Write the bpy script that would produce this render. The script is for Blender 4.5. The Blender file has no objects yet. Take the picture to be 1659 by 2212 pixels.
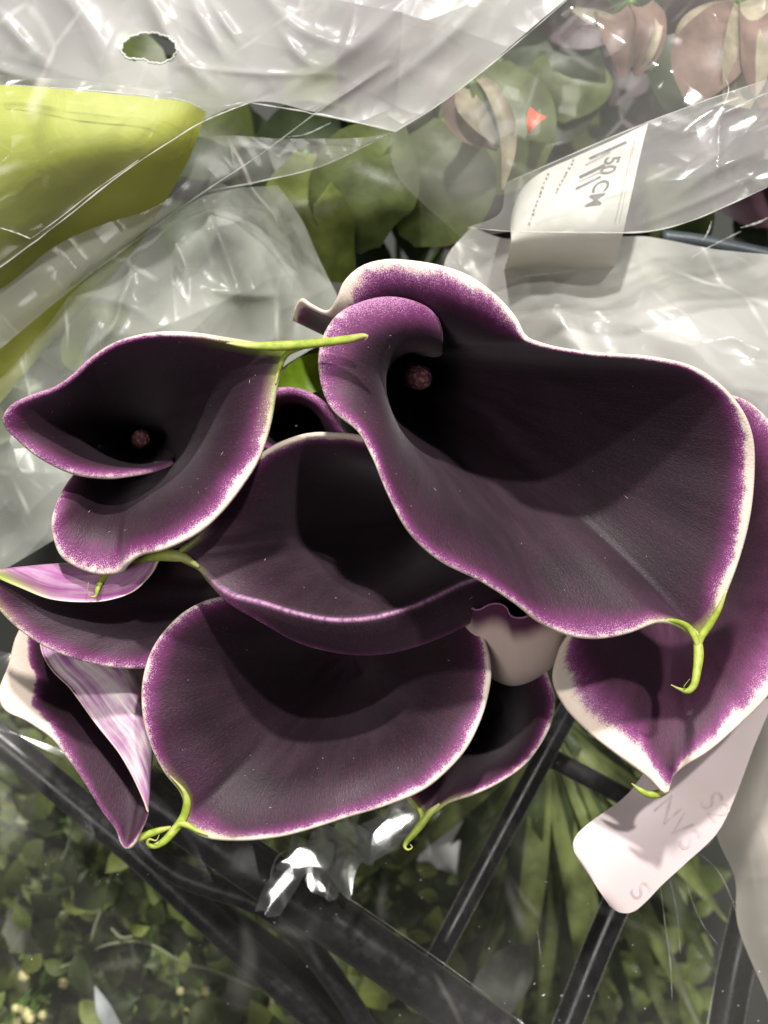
import bpy, math, random
import numpy as np
from mathutils import Vector

random.seed(7)
rng = np.random.default_rng(11)
S = bpy.context.scene
C = S.collection

# ------------------------------------------------------------------ camera
D = 30.0                                   # camera height above the flower rims, cm
cam_d = bpy.data.cameras.new('camera')
cam = bpy.data.objects.new('camera', cam_d)
C.objects.link(cam)
cam.location = (0, 0, D / 100)
cam.rotation_euler = (0, 0, 0)
cam_d.sensor_fit = 'VERTICAL'
cam_d.sensor_height = 24
cam_d.sensor_width = 18
cam_d.lens = 24 * D / 22.12
cam_d.clip_start = 0.005
cam_d.clip_end = 20
cam_d.dof.use_dof = True
cam_d.dof.focus_distance = 0.312
cam_d.dof.aperture_fstop = 13
S.camera = cam

# ------------------------------------------------------------------ world and lamps (a shop interior with ceiling spots)
W = bpy.data.worlds.new('World')
S.world = W
W.use_nodes = True
W.node_tree.nodes['Background'].inputs[0].default_value = (0.95, 0.97, 1.0, 1)
W.node_tree.nodes['Background'].inputs[1].default_value = 0.06


def lamp(name, loc, target, size, power, color):
    d = bpy.data.lights.new(name, 'AREA')
    d.shape = 'DISK'
    d.size = size
    d.energy = power
    d.color = color
    o = bpy.data.objects.new(name, d)
    C.objects.link(o)
    o.location = loc
    o.rotation_euler = (Vector(target) - Vector(loc)).to_track_quat('-Z', 'Y').to_euler()
    return o


lamp('ceiling_spot', (-0.06, 1.34, 1.20), (0, 0, -0.02), 0.09, 48, (1.0, 0.965, 0.92))
lamp('ceiling_spot_far', (0.55, 1.25, 1.9), (0, 0, -0.02), 0.10, 38, (1.0, 0.97, 0.93))
lamp('soft_fill', (-0.7, -0.2, 1.9), (0, 0, -0.1), 0.7, 13, (1.0, 0.97, 0.93))  # soft fill lamp added to lift the shade, no such panel known

S.view_settings.view_transform = 'Standard'
S.view_settings.look = 'None'
S.view_settings.exposure = 0
S.view_settings.gamma = 1
S.cycles.max_bounces = 6
S.cycles.diffuse_bounces = 3
S.cycles.glossy_bounces = 3
S.cycles.transparent_max_bounces = 20
S.cycles.use_denoising = True
S.cycles.use_adaptive_sampling = True
S.cycles.adaptive_threshold = 0.03
S.cycles.caustics_reflective = False
S.cycles.caustics_refractive = False

# ------------------------------------------------------------------ helpers


def P(u, v, z):
    """a point seen at (u, v) of the 1659 x 2212 view, z cm above the plane of the flower rims"""
    f = (D - z) / D
    return np.array([(u - 829.5) * 0.01 * f, (1106.0 - v) * 0.01 * f, z]) * 0.01


def Z1(x, y): return (0.5 * x, 630.4 + 0.5 * y)
def Z2(x, y): return (597.2 + 0.64 * x, 530.9 + 0.64 * y)
def Z3(x, y): return (0.5 * x, 1128.1 + 0.5 * y)
def Z4(x, y): return (829.5 + 0.5 * x, 1227.7 + 0.5 * y)
def Z5(x, y): return (0.5 * x, 1526.3 + 0.5 * y)
def Z6(x, y): return (829.5 + 0.5 * x, 1526.3 + 0.5 * y)
def Z7(x, y): return (0.5 * x, 0.5 * y)
def Z8(x, y): return (829.5 + 0.5 * x, 0.5 * y)


def nrm(a):
    return a / np.maximum(np.linalg.norm(a, axis=-1, keepdims=True), 1e-12)


def catmull(pts, n, closed=False, dist_cols=3):
    """resample control rows (any columns) by a Catmull-Rom through them, even in arc length of the first columns"""
    p = np.asarray(pts, float)
    m = len(p)
    if closed:
        q = np.vstack([p[-1], p, p[0], p[1]])
        segs = m
    else:
        q = np.vstack([2 * p[0] - p[1], p, 2 * p[-1] - p[-2]])
        segs = m - 1
    dense = []
    for i in range(segs):
        p0, p1, p2, p3 = q[i], q[i + 1], q[i + 2], q[i + 3]
        d1 = np.linalg.norm((p2 - p1)[:dist_cols]) + 1e-9
        d0 = np.linalg.norm((p1 - p0)[:dist_cols]) + 1e-9
        d2 = np.linalg.norm((p3 - p2)[:dist_cols]) + 1e-9
        a0, a1, a2 = d0 ** .5, d1 ** .5, d2 ** .5
        t0 = 0; t1 = a0; t2 = t1 + a1; t3 = t2 + a2
        t = np.linspace(t1, t2, 24, endpoint=False)[:, None]
        A1 = (t1 - t) / (t1 - t0) * p0 + (t - t0) / (t1 - t0) * p1
        A2 = (t2 - t) / (t2 - t1) * p1 + (t - t1) / (t2 - t1) * p2
        A3 = (t3 - t) / (t3 - t2) * p2 + (t - t2) / (t3 - t2) * p3
        B1 = (t2 - t) / (t2 - t0) * A1 + (t - t0) / (t2 - t0) * A2
        B2 = (t3 - t) / (t3 - t1) * A2 + (t - t1) / (t3 - t1) * A3
        dense.append((t2 - t) / (t2 - t1) * B1 + (t - t1) / (t2 - t1) * B2)
    dense.append(p[:1] if closed else p[-1:])
    d = np.vstack(dense)
    s = np.concatenate([[0], np.cumsum(np.linalg.norm(np.diff(d[:, :dist_cols], axis=0), axis=1))])
    x = np.linspace(0, s[-1], n)
    return np.stack([np.interp(x, s, d[:, k]) for k in range(d.shape[1])], 1)


def mesh_obj(name, verts, faces, mat, parent=None, smooth=True, mat_idx=None):
    me = bpy.data.meshes.new(name)
    me.from_pydata([tuple(v) for v in verts], [], [tuple(f) for f in faces])
    for m in (mat if isinstance(mat, (list, tuple)) else [mat]):
        me.materials.append(m)
    if mat_idx is not None:
        me.polygons.foreach_set('material_index', mat_idx)
    if smooth:
        me.polygons.foreach_set('use_smooth', [True] * len(me.polygons))
    me.update()
    o = bpy.data.objects.new(name, me)
    C.objects.link(o)
    if parent is not None:
        put_under(o, parent)
    return o


def put_under(o, parent):
    o.parent = parent
    o.matrix_parent_inverse = parent_inverse(parent)


def parent_inverse(p):
    from mathutils import Matrix
    M = Matrix.Translation(p.location) @ p.rotation_euler.to_matrix().to_4x4()
    if p.parent is not None:
        return p.matrix_parent_inverse.copy() if False else M.inverted()
    return M.inverted()


def empty(name, loc, label, cat, group=None):
    o = bpy.data.objects.new(name, None)
    C.objects.link(o)
    o.location = tuple(loc)
    o.empty_display_size = 0.01
    tag(o, label, cat, group)
    return o


def tag(o, label, cat, group=None):
    o['label'] = label
    o['category'] = cat
    if group:
        o['group'] = group
    return o


def structure(o):
    o['kind'] = 'structure'
    return o


def vattr(me, name, arr, kind='FLOAT'):
    a = me.attributes.new(name, kind, 'POINT')
    arr = np.asarray(arr, np.float32)
    a.data.foreach_set('value' if kind == 'FLOAT' else 'vector', arr.ravel())


def grid_faces(nr, nc, off=0, flip=False, keep=None):
    f = []
    for i in range(nr - 1):
        for j in range(nc - 1):
            if keep is not None and not keep[i, j]:
                continue
            a = off + i * nc + j
            q = (a, a + 1, a + nc + 1, a + nc)
            f.append(q[::-1] if flip else q)
    return f


def tube(name, pts, rad, mat, parent=None, n=10, samples=None, flat=1.0, caps=True, up=None, bump=0.0):
    """a swept round (or flattened) bar through metre points; rad in cm per point"""
    p = np.asarray(pts, float)
    r = np.broadcast_to(np.asarray(rad, float), (len(p),)) * 0.01
    if samples:
        q = catmull(np.column_stack([p, r]), samples)
        p, r = q[:, :3], np.maximum(q[:, 3], 1e-5)
    t = nrm(np.gradient(p, axis=0))
    ref = np.array([0, 0, 1.0]) if up is None else np.asarray(up, float)
    if abs(np.dot(t.mean(0), ref)) > 0.85 * np.linalg.norm(t.mean(0)):
        ref = np.array([1.0, 0, 0])
    a = nrm(np.cross(t, ref))
    b = np.cross(a, t)
    ang = np.linspace(0, 2 * np.pi, n, endpoint=False)
    V = []
    for i in range(len(p)):
        for k in ang:
            rr = r[i] * (1 + bump * random.uniform(-1, 1))
            V.append(p[i] + rr * (np.cos(k) * a[i] + flat * np.sin(k) * b[i]))
    F = []
    for i in range(len(p) - 1):
        for k in range(n):
            F.append((i * n + k, i * n + (k + 1) % n, (i + 1) * n + (k + 1) % n, (i + 1) * n + k))
    if caps:
        F.append(tuple(range(n))[::-1])
        F.append(tuple((len(p) - 1) * n + k for k in range(n)))
    return mesh_obj(name, V, F, mat, parent)


# ------------------------------------------------------------------ materials


class NT:
    def __init__(self, name):
        self.m = bpy.data.materials.new(name)
        self.m.use_nodes = True
        self.t = self.m.node_tree
        self.n = self.t.nodes
        self.l = self.t.links
        self.bsdf = self.n['Principled BSDF']
        self.out = self.n['Material Output']

    def node(self, kind, **kw):
        x = self.n.new(kind)
        for k, v in kw.items():
            setattr(x, k, v)
        return x

    def put(self, sock, v):
        if isinstance(v, bpy.types.NodeSocket):
            self.l.new(v, sock)
        elif isinstance(v, (tuple, list)) and len(v) == 3 and sock.type == 'RGBA':
            sock.default_value = (*v, 1)
        else:
            sock.default_value = v

    def math(self, op, a, b=0.0, c=0.0, clamp=False):
        x = self.node('ShaderNodeMath', operation=op, use_clamp=clamp)
        self.put(x.inputs[0], a); self.put(x.inputs[1], b); self.put(x.inputs[2], c)
        return x.outputs[0]

    def ramp(self, v, lo, hi, a=0.0, b=1.0, kind='SMOOTHSTEP'):
        x = self.node('ShaderNodeMapRange', interpolation_type=kind)
        self.put(x.inputs[0], v); self.put(x.inputs[1], lo); self.put(x.inputs[2], hi)
        self.put(x.inputs[3], a); self.put(x.inputs[4], b)
        return x.outputs[0]

    def mix(self, f, a, b, blend='MIX'):
        x = self.node('ShaderNodeMix', data_type='RGBA', blend_type=blend)
        self.put(x.inputs[0], f); self.put(x.inputs[6], a); self.put(x.inputs[7], b)
        return x.outputs[2]

    def attr(self, name, vec=False):
        x = self.node('ShaderNodeAttribute', attribute_name=name)
        return x.outputs['Vector'] if vec else x.outputs['Fac']

    def scale(self, v, s):
        x = self.node('ShaderNodeVectorMath', operation='MULTIPLY')
        self.put(x.inputs[0], v)
        x.inputs[1].default_value = s
        return x.outputs[0]

    def noise(self, vec, scale=1.0, detail=3, rough=0.55, dist=0.0):
        x = self.node('ShaderNodeTexNoise')
        if vec is not None:
            self.put(x.inputs['Vector'], vec)
        x.inputs['Scale'].default_value = scale
        x.inputs['Detail'].default_value = detail
        x.inputs['Roughness'].default_value = rough
        x.inputs['Distortion'].default_value = dist
        return x.outputs['Fac']

    def coord(self, which='Object'):
        return self.node('ShaderNodeTexCoord').outputs[which]

    def bump(self, h, strength=0.2, dist=0.001):
        x = self.node('ShaderNodeBump')
        x.inputs['Strength'].default_value = strength
        x.inputs['Distance'].default_value = dist
        self.put(x.inputs['Height'], h)
        self.put(self.bsdf.inputs['Normal'], x.outputs[0])
        return x.outputs[0]


def simple_mat(name, col, rough=0.5, var=0.25, nscale=60, bump=0.1, spec=0.5, trans=0.0, sheen=0.0):
    k = NT(name)
    n = k.noise(k.coord(), nscale, 4)
    f = k.ramp(n, 0.3, 0.7, 1 - var, 1 + var)
    x = k.node('ShaderNodeVectorMath', operation='SCALE')
    x.inputs[0].default_value = col
    k.put(x.inputs['Scale'], f)
    k.put(k.bsdf.inputs['Base Color'], x.outputs[0])
    k.bsdf.inputs['Roughness'].default_value = rough
    k.bsdf.inputs['Specular IOR Level'].default_value = spec
    k.bsdf.inputs['Sheen Weight'].default_value = sheen
    if bump:
        k.bump(k.noise(k.coord(), nscale * 6, 3), bump, 0.0005)
    if trans > 0:
        tr = k.node('ShaderNodeBsdfTranslucent')
        k.put(tr.inputs[0], x.outputs[0])
        mx = k.node('ShaderNodeMixShader')
        mx.inputs[0].default_value = trans
        k.l.new(k.bsdf.outputs[0], mx.inputs[1]); k.l.new(tr.outputs[0], mx.inputs[2])
        k.l.new(mx.outputs[0], k.out.inputs[0])
    return k.m


GREEN = (0.30, 0.40, 0.045)


def spathe_inner(name, dark=(0.0165, 0.0070, 0.0118), purple=(0.170, 0.028, 0.128), cream=(0.84, 0.72, 0.62), lilac=(0.56, 0.28, 0.49), sheen=0.13):
    k = NT(name)
    uv = k.attr('uvd', True)
    sep = k.node('ShaderNodeSeparateXYZ')
    k.l.new(uv, sep.inputs[0])
    d = sep.outputs[1]
    cw, pw, gr, ridge = k.attr('cw'), k.attr('pw'), k.attr('gr'), k.attr('ridge')
    cw = k.math('MULTIPLY', cw, k.ramp(k.noise(k.scale(uv, (1.1, 0.0, 0)), 1, 1, 0.6), 0.3, 0.7, 0.8, 1.3, 'LINEAR'))
    n1 = k.noise(k.scale(uv, (9, 3.2, 0)), 1, 2, 0.6)
    n2 = k.noise(k.scale(uv, (60, 26, 0)), 1, 1, 0.7)
    n3 = k.noise(k.scale(uv, (1.6, 0.8, 0)), 1, 2)
    dn = k.math('ADD', d, k.math('MULTIPLY', k.math('SUBTRACT', n1, 0.5), k.math('MULTIPLY', pw, 0.6)))
    dn = k.math('ADD', dn, k.math('MULTIPLY', k.math('SUBTRACT', n3, 0.5), k.math('MULTIPLY', pw, 0.7)))
    dn2 = k.math('ADD', dn, k.math('MULTIPLY', k.math('SUBTRACT', n2, 0.5), k.math('MULTIPLY', pw, 0.7)))
    # dark throat with long faint veins
    vein = k.noise(k.scale(uv, (7, 0.35, 0)), 1, 1, 0.5)
    cl = k.noise(k.scale(uv, (0.9, 0.5, 0)), 1, 2, 0.5)
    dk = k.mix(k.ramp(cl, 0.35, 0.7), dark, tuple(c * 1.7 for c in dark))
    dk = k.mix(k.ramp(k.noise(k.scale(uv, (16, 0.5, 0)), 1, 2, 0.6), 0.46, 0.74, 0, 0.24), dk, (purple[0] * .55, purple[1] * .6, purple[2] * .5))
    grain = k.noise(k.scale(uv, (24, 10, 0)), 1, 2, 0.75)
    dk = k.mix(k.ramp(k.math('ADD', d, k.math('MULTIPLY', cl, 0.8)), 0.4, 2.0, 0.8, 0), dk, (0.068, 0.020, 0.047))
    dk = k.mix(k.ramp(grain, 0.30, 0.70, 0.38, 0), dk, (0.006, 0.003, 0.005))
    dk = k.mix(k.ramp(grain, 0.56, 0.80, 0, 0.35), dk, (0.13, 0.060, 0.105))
    pf = k.ramp(dn, k.math('ADD', cw, k.math('MULTIPLY', pw, 1.9)), k.math('ADD', cw, k.math('MULTIPLY', pw, 0.15)))
    col = k.mix(k.math('POWER', pf, 1.25), dk, purple)
    # lilac speckle between purple and cream
    dn3 = k.math('ADD', dn, k.math('MULTIPLY', k.math('SUBTRACT', n2, 0.5), k.math('MULTIPLY', pw, 3.0)))
    lf = k.ramp(dn3, k.math('ADD', cw, k.math('MULTIPLY', pw, 0.42)), k.math('ADD', cw, k.math('MULTIPLY', pw, 0.02)))
    col = k.mix(k.math('MULTIPLY', lf, 0.72), col, lilac)
    cf = k.ramp(dn2, k.math('ADD', cw, k.math('MULTIPLY', pw, 0.30)), k.math('SUBTRACT', cw, k.math('MULTIPLY', pw, 0.12)))
    cf = k.math('MULTIPLY', cf, k.ramp(cw, 0.0, 0.03))
    crv = k.mix(k.ramp(n3, 0.3, 0.7), cream, (cream[0], cream[1] * 0.93, cream[2] * 0.90))
    col = k.mix(cf, col, crv)
    col = k.mix(k.math('MULTIPLY', ridge, k.ramp(n1, 0.25, 0.65, 0.25, 0.95)), col, lilac)
    col = k.mix(gr, col, GREEN)
    k.put(k.bsdf.inputs['Base Color'], col)
    k.put(k.bsdf.inputs['Roughness'], k.ramp(cl, 0.3, 0.7, 0.50, 0.62))
    k.bsdf.inputs['Specular IOR Level'].default_value = 0.36
    k.bsdf.inputs['Sheen Weight'].default_value = sheen
    k.bsdf.inputs['Sheen Roughness'].default_value = 0.45
    k.bsdf.inputs['Sheen Tint'].default_value = (0.9, 0.78, 0.86, 1)
    h = k.math('ADD', k.math('MULTIPLY', grain, 0.9), k.math('MULTIPLY', vein, 0.35))
    k.bump(h, 0.3, 0.0006)
    return k.m


def spathe_outer(name, rim=(0.36, 0.10, 0.30), mid=(0.30, 0.12, 0.20), base=(0.42, 0.46, 0.20), streak=(0.78, 0.66, 0.62), amount=0.5, depth=3.0, along=False, lipcol=None, soft=0.35):
    k = NT(name)
    SA, SB = ((0.5, 5, 0), (1.5, 17, 0)) if along else ((8, 0.55, 0), (26, 1.6, 0))
    uv = k.attr('uvd', True)
    sep = k.node('ShaderNodeSeparateXYZ')
    k.l.new(uv, sep.inputs[0])
    d = sep.outputs[1]
    cw, gr = k.attr('cw'), k.attr('gr')
    n1 = k.noise(k.scale(uv, SA), 1, 2, 0.6, 0.3)
    n2 = k.noise(k.scale(uv, SB), 1, 1, 0.6)
    n3 = k.noise(k.scale(uv, (1.2, 0.6, 0)), 1, 3, 0.6)
    col = k.mix(k.ramp(k.math('ADD', d, k.math('MULTIPLY', n3, 0.8)), 0.2, depth * .6), rim, mid)
    col = k.mix(k.ramp(d, depth * .6, depth * 1.5), col, base)
    sf = k.math('MULTIPLY', k.ramp(k.math('ADD', n1, k.math('MULTIPLY', n3, 0.5)), 0.50, 1.05), amount)
    col = k.mix(sf, col, streak)
    col = k.mix(k.ramp(n2, 0.5, 0.75, 0, soft), col, rim)
    col = k.mix(k.ramp(d, k.math('ADD', cw, 0.05), k.math('SUBTRACT', cw, 0.03)), col, (0.78, 0.62, 0.46))
    if lipcol:
        col = k.mix(k.ramp(k.math('ADD', d, k.math('MULTIPLY', n3, 0.3)), 0.50, 1.05, 1, 0), col, lipcol)
    col = k.mix(gr, col, GREEN)
    k.put(k.bsdf.inputs['Base Color'], col)
    k.bsdf.inputs['Roughness'].default_value = 0.5
    k.bsdf.inputs['Specular IOR Level'].default_value = 0.35
    k.bsdf.inputs['Sheen Weight'].default_value = 0.15
    k.bump(k.math('ADD', n1, k.math('MULTIPLY', n2, 0.5)), soft, 0.0006)
    return k.m


def spadix_mat():
    k = NT('spadix_pollen')
    v = k.node('ShaderNodeTexVoronoi')
    k.put(v.inputs['Vector'], k.coord())
    v.inputs['Scale'].default_value = 900
    col = k.mix(k.ramp(v.outputs['Distance'], 0.1, 0.7), (0.42, 0.20, 0.19), (0.16, 0.05, 0.07))
    k.put(k.bsdf.inputs['Base Color'], col)
    k.bsdf.inputs['Roughness'].default_value = 0.8
    k.bump(k.math('SUBTRACT', 1.0, v.outputs['Distance']), 0.8, 0.0006)
    return k.m


def tip_mat():
    k = NT('green_tip')
    n = k.noise(k.coord(), 500, 3)
    al = k.attr('along')
    col = k.mix(k.ramp(n, 0.3, 0.7), (0.25, 0.34, 0.03), (0.42, 0.48, 0.08))
    col = k.mix(k.ramp(al, 0.0, 0.35, 0.75, 0), col, (0.62, 0.60, 0.25))
    col = k.mix(k.ramp(al, 0.8, 1.0, 0, 0.7), col, (0.50, 0.42, 0.20))
    k.put(k.bsdf.inputs['Base Color'], col)
    k.bsdf.inputs['Roughness'].default_value = 0.45
    k.bump(k.noise(k.scale(k.coord(), (1, 1, 1)), 900, 2), 0.15, 0.0004)
    return k.m


M_SPADIX = spadix_mat()
M_TIP = tip_mat()
M_FLECK = simple_mat('dust_fleck', (0.55, 0.50, 0.45), .8, 0, 10, 0)
M_STEM = simple_mat('stem_green', (0.11, 0.20, 0.035), 0.45, 0.25, 80, 0.1)

# ------------------------------------------------------------------ calla lilies


def fill(rows, n):
    """pad control rows (u, v, z, flare, cream, purple) with their defaults"""
    out = []
    dflt = (0, 0, 0, 0.5, 0.10, 0.30)
    for r in rows:
        r = list(r)
        if isinstance(r[0], tuple):
            r = list(r[0]) + r[1:]
        out.append(r + list(dflt[len(r):n]))
    return out


def spathe(parent, rim, throat, r0, mats, closed=False, theta=None, green=None, override=None, lip=None, NS=230, NT_=44,
           h1=0.45, roll=0.16, thick=0.055, name='spathe', wob=0.02, axis=None, curl=0.075, seed=0, belly=0.22, flecks=0):
    """a spathe lofted from a throat ring to a rim traced in the view.
    rim rows: (u, v, z, flare, cream width, purple width); throat: (u, v, z)
    override: list of (index in rim rows, (du, dv, dz)) that set the handle next to the rim; lip: per-row (du, dv, dz)"""
    rr = fill(rim, 6)
    n = len(rr)
    cols = []
    ow = np.zeros(n); ov = np.zeros((n, 3))
    for i, o in (override or {}).items():
        ow[i] = 1; ov[i] = o
    lp = np.zeros((n, 3))
    for i, o in (lip or {}).items():
        lp[i] = o
    for i, r in enumerate(rr):
        w = P(*r[:3])
        f = (D - r[2]) / D * 1e-4
        cols.append([*w, r[3], r[4], r[5], ow[i], ov[i][0] * f, -ov[i][1] * f, ov[i][2] * .01, lp[i][0] * f, -lp[i][1] * f, lp[i][2] * .01, i])
    q = catmull(cols, NS, closed)
    R = q[:, :3].copy()
    fl, cw, pw = np.clip(q[:, 3], -1, 1.5), np.maximum(q[:, 4], 0), np.maximum(q[:, 5], 0.02)
    T0 = P(*throat)
    top = R.mean(0)
    ax = nrm(top - T0) if axis is None else nrm(np.asarray(axis, float))
    e1 = nrm(np.cross(ax, [0, 1.0, 0.02])); e2 = np.cross(ax, e1)
    rel = R - T0
    if theta is None:
        th = np.unwrap(np.arctan2(rel @ e2, rel @ e1))
    else:
        th = np.linspace(theta[0], theta[1], NS)
    sgrow = np.linspace(0.92, 1.10, NS)[:, None] if not closed else 1.0
    rad = np.cos(th)[:, None] * e1 + np.sin(th)[:, None] * e2
    B0 = T0 + rad * r0 * 0.01 * sgrow
    L = np.linalg.norm(R - B0, axis=1, keepdims=True)
    B1 = B0 + ax * L * h1 * 0.45 + rad * L * 0.06 + (R - B0) * belly
    inward = T0 + ax * np.dot(top - T0, ax) - R
    inward = inward - np.outer(inward[:, 2], [0, 0, 1])
    inl = np.linalg.norm(inward, axis=1, keepdims=True)
    inward = nrm(inward)
    fl_ = fl[:, None]
    k = np.minimum(L * 0.40, inl * 0.75)
    B2 = R + fl_ * (inward * k + np.array([0, 0, 1.0]) * k * roll) + (1 - fl_) * (-ax * L * 0.36)
    w = np.clip(q[:, 6:7], 0, 1)
    B2 = B2 * (1 - w) + (R + q[:, 7:10]) * w
    t = np.linspace(0, 1, NT_) ** 0.9
    X = []
    for ti in t:
        X.append((1 - ti) ** 3 * B0 + 3 * (1 - ti) ** 2 * ti * B1 + 3 * (1 - ti) * ti ** 2 * B2 + ti ** 3 * R)
    X.insert(0, np.broadcast_to(T0 - ax * 0.004, B0.shape) + rad * 0.0002)
    crest = len(X) - 1
    lipv = q[:, 10:13]
    if lip:
        ll = np.linalg.norm(lipv, axis=1, keepdims=True)
        tan = nrm(R - B2)
        tiny = tan * 0.0002
        lipv = np.where(ll > 0.0003, lipv, tiny)
        for ti in np.linspace(0, 1, 13)[1:]:
            bow = np.array([0, 0, 1.0]) * (np.sin(ti * np.pi) * 0.10 * ll)
            X.append(R + lipv * ti + bow)
    X = np.stack(X)                                           # rows x NS x 3
    ker = np.exp(-0.5 * (np.arange(-24, 25) / 9.0) ** 2); ker /= ker.sum()
    for i in range(len(X)):
        ww = 1 - min(1.0, i / crest) ** 3
        if ww <= 0: continue
        src = np.concatenate([X[i][-25:-1], X[i], X[i][1:25]]) if closed else np.concatenate([2 * X[i][0] - X[i][24:0:-1], X[i], 2 * X[i][-1] - X[i][-2:-26:-1]])
        sm = np.stack([np.convolve(src[:, k2], ker, 'valid') for k2 in range(3)], 1)
        X[i] = X[i] * (1 - ww) + sm * ww
        if closed: X[i][-1] = X[i][0]
    # a slow unevenness of the whole blade, faded out at the throat
    ph = rng.uniform(0, 6.28, 6)
    s01 = np.linspace(0, 1, NS)
    if wob:
        W_ = sum(np.sin(2 * np.pi * f_ * s01 + ph[i]) / f_ ** .6 for i, f_ in enumerate((3, 5, 8, 13)))
        fade = np.linspace(0, 1, len(X))[:, None] ** 1.5
        if closed is False:
            W_ = W_ * np.sin(np.pi * np.clip(s01 * 8, 0, .5)) * np.sin(np.pi * np.clip((1 - s01) * 8, 0, .5))
        X[:, :, 2] += W_[None] * fade * wob * 0.01

    def normals(G):
        ds = np.gradient(G, axis=1)
        if closed:
            ds[:, 0] = ds[:, -1] = (G[:, 1] - G[:, -2]) / 2
        dt = np.gradient(G, axis=0)
        return nrm(np.cross(ds, dt))
    N = normals(X)
    axp = T0 + ax * ((X - T0) @ ax)[..., None]
    m = len(X)
    sg = np.sign(np.sum((N * nrm(axp - X))[m // 6: m // 2]))
    N = N * sg
    # rolled edge
    tanE = nrm(X[-1] - X[-2])
    Nout = -N[-1]
    rc = curl * 0.01
    ext = [X[-1] + rc * (math.sin(a) * tanE + (1 - math.cos(a)) * Nout) for a in np.linspace(0, math.radians(115), 6)[1:]]
    X = np.concatenate([X, np.stack(ext)])
    N = normals(X) * sg
    m = len(X)
    # distance to the edge
    seg = np.linalg.norm(np.diff(X, axis=0), axis=2) * 100
    dist = np.concatenate([np.cumsum(seg[::-1], axis=0)[::-1], np.zeros((1, NS))])
    sarc = np.concatenate([[0], np.cumsum(np.linalg.norm(np.diff(X[int(m * .8)], axis=0), axis=1) * 100)])
    th_row = np.interp(np.arange(m), [0, m * .5, m - 1], [thick, thick, thick * .45])[:, None, None] * 0.01
    O = X - N * th_row
    V = np.concatenate([X.reshape(-1, 3), O.reshape(-1, 3)])
    nv = m * NS
    fi = grid_faces(m, NS, 0, flip=(sg < 0))
    fo = grid_faces(m, NS, nv, flip=(sg > 0))
    fe = []
    for j in range(NS - 1):
        a, b = (m - 1) * NS + j, (m - 1) * NS + j + 1
        fe.append((a, b, b + nv, a + nv) if sg > 0 else (a, a + nv, b + nv, b))
    if not closed:
        for i in range(m - 1):
            for j in (0, NS - 1):
                a, b = i * NS + j, (i + 1) * NS + j
                fe.append((a, b, b + nv, a + nv))
    idx = [0] * len(fi) + [1] * len(fo) + [0] * len(fe)
    o = mesh_obj(name, V, fi + fo + fe, mats, parent, True, idx)
    me = o.data
    uv = np.stack([np.broadcast_to(sarc + seed * 37.0, (m, NS)), dist, np.broadcast_to(np.linspace(0, 1, m)[:, None], (m, NS))], -1).reshape(-1, 3)
    vattr(me, 'uvd', np.concatenate([uv, uv]), 'FLOAT_VECTOR')
    gr = np.zeros((m, NS))
    for (u, v, z, rg, amt) in (green or []):
        c = P(u, v, z)
        dd = np.linalg.norm(X - c, axis=2) * 100
        gr = np.maximum(gr, amt * np.clip(1.15 - dd / (rg * 1.5), 0, 1) ** 1.1 * np.clip(1.25 - dist / (rg * 0.30), 0, 1))
    rg = np.zeros((m, NS))
    if lip:
        rowd = np.concatenate([np.zeros((1, NS)), np.cumsum(seg, axis=0)])
        dc = np.abs(rowd - rowd[crest])
        ll_ = np.linalg.norm(lipv, axis=1) * 100
        rg = np.exp(-(dc / 0.06) ** 2) * np.clip(ll_ / 0.25, 0, 1)[None]
    for nm, a in (('cw', np.broadcast_to(cw, (m, NS))), ('pw', np.broadcast_to(pw, (m, NS))), ('gr', gr), ('ridge', rg)):
        vattr(me, nm, np.concatenate([a.ravel(), a.ravel()]))
    if flecks:
        r = np.random.default_rng(100 + seed)
        V2, F2 = [], []
        for _ in range(flecks):
            i, j = int(m * r.uniform(.45, .9)), int(r.integers(3, NS - 3))
            c, nn = X[i, j] + N[i, j] * 0.00008, N[i, j]
            t1 = nrm(np.cross(nn, r.normal(size=3))); t2 = np.cross(nn, t1)
            l, w_ = (r.uniform(.00025, .0008), .00005) if r.random() < .3 else (.00010, .00008)
            n0 = len(V2)
            V2 += [c - t1 * l, c - t2 * w_, c + t1 * l, c + t2 * w_, c + nn * w_]
            F2 += [(n0, n0 + 1, n0 + 4), (n0 + 1, n0 + 2, n0 + 4), (n0 + 2, n0 + 3, n0 + 4), (n0 + 3, n0, n0 + 4)]
        mesh_obj('dust', V2, F2, M_FLECK, parent)['kind'] = 'stuff'
    return o


def spadix(parent, base, tip, r):
    b, t = P(*base), P(*tip)
    L = np.linspace(0, 1, 26)
    pts = [b + (t - b) * x for x in L]
    rad = [r * (0.9 + 0.15 * math.sin(x * 3)) * math.sqrt(max(0.0, 1 - max(0, (x - 0.86) / 0.14) ** 2)) + 0.004 for x in L]
    return tube('spadix', pts, rad, M_SPADIX, parent, 20, bump=0.035)


def stem(parent, throat, r=0.42, dirv=None):
    b = P(*throat)
    foot = np.array([b[0] * 0.30, b[1] * 0.30 - 0.004, FLOOR + 0.001])
    mid = (b + foot) / 2 + np.array([0, 0, 0.02])
    mid[:2] = b[:2] * 0.72 + foot[:2] * 0.28
    pts = [b - np.array([0, 0, 0.010]), b - np.array([0, 0, 0.03]), mid, foot]
    return tube('stem', pts, [r * 1.15, r, r, r * 1.05], M_STEM, parent, 12, 26)


def tip(parent, pts, rads, name='tip'):
    o = tube(name, [P(*p) for p in pts], np.array(rads) * 0.85, M_TIP, parent, 10, 8 * len(pts), flat=0.8)
    vattr(o.data, 'along', np.repeat(np.linspace(0, 1, 8 * len(pts)), 10))
    return o


FLOOR = -0.40


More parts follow.
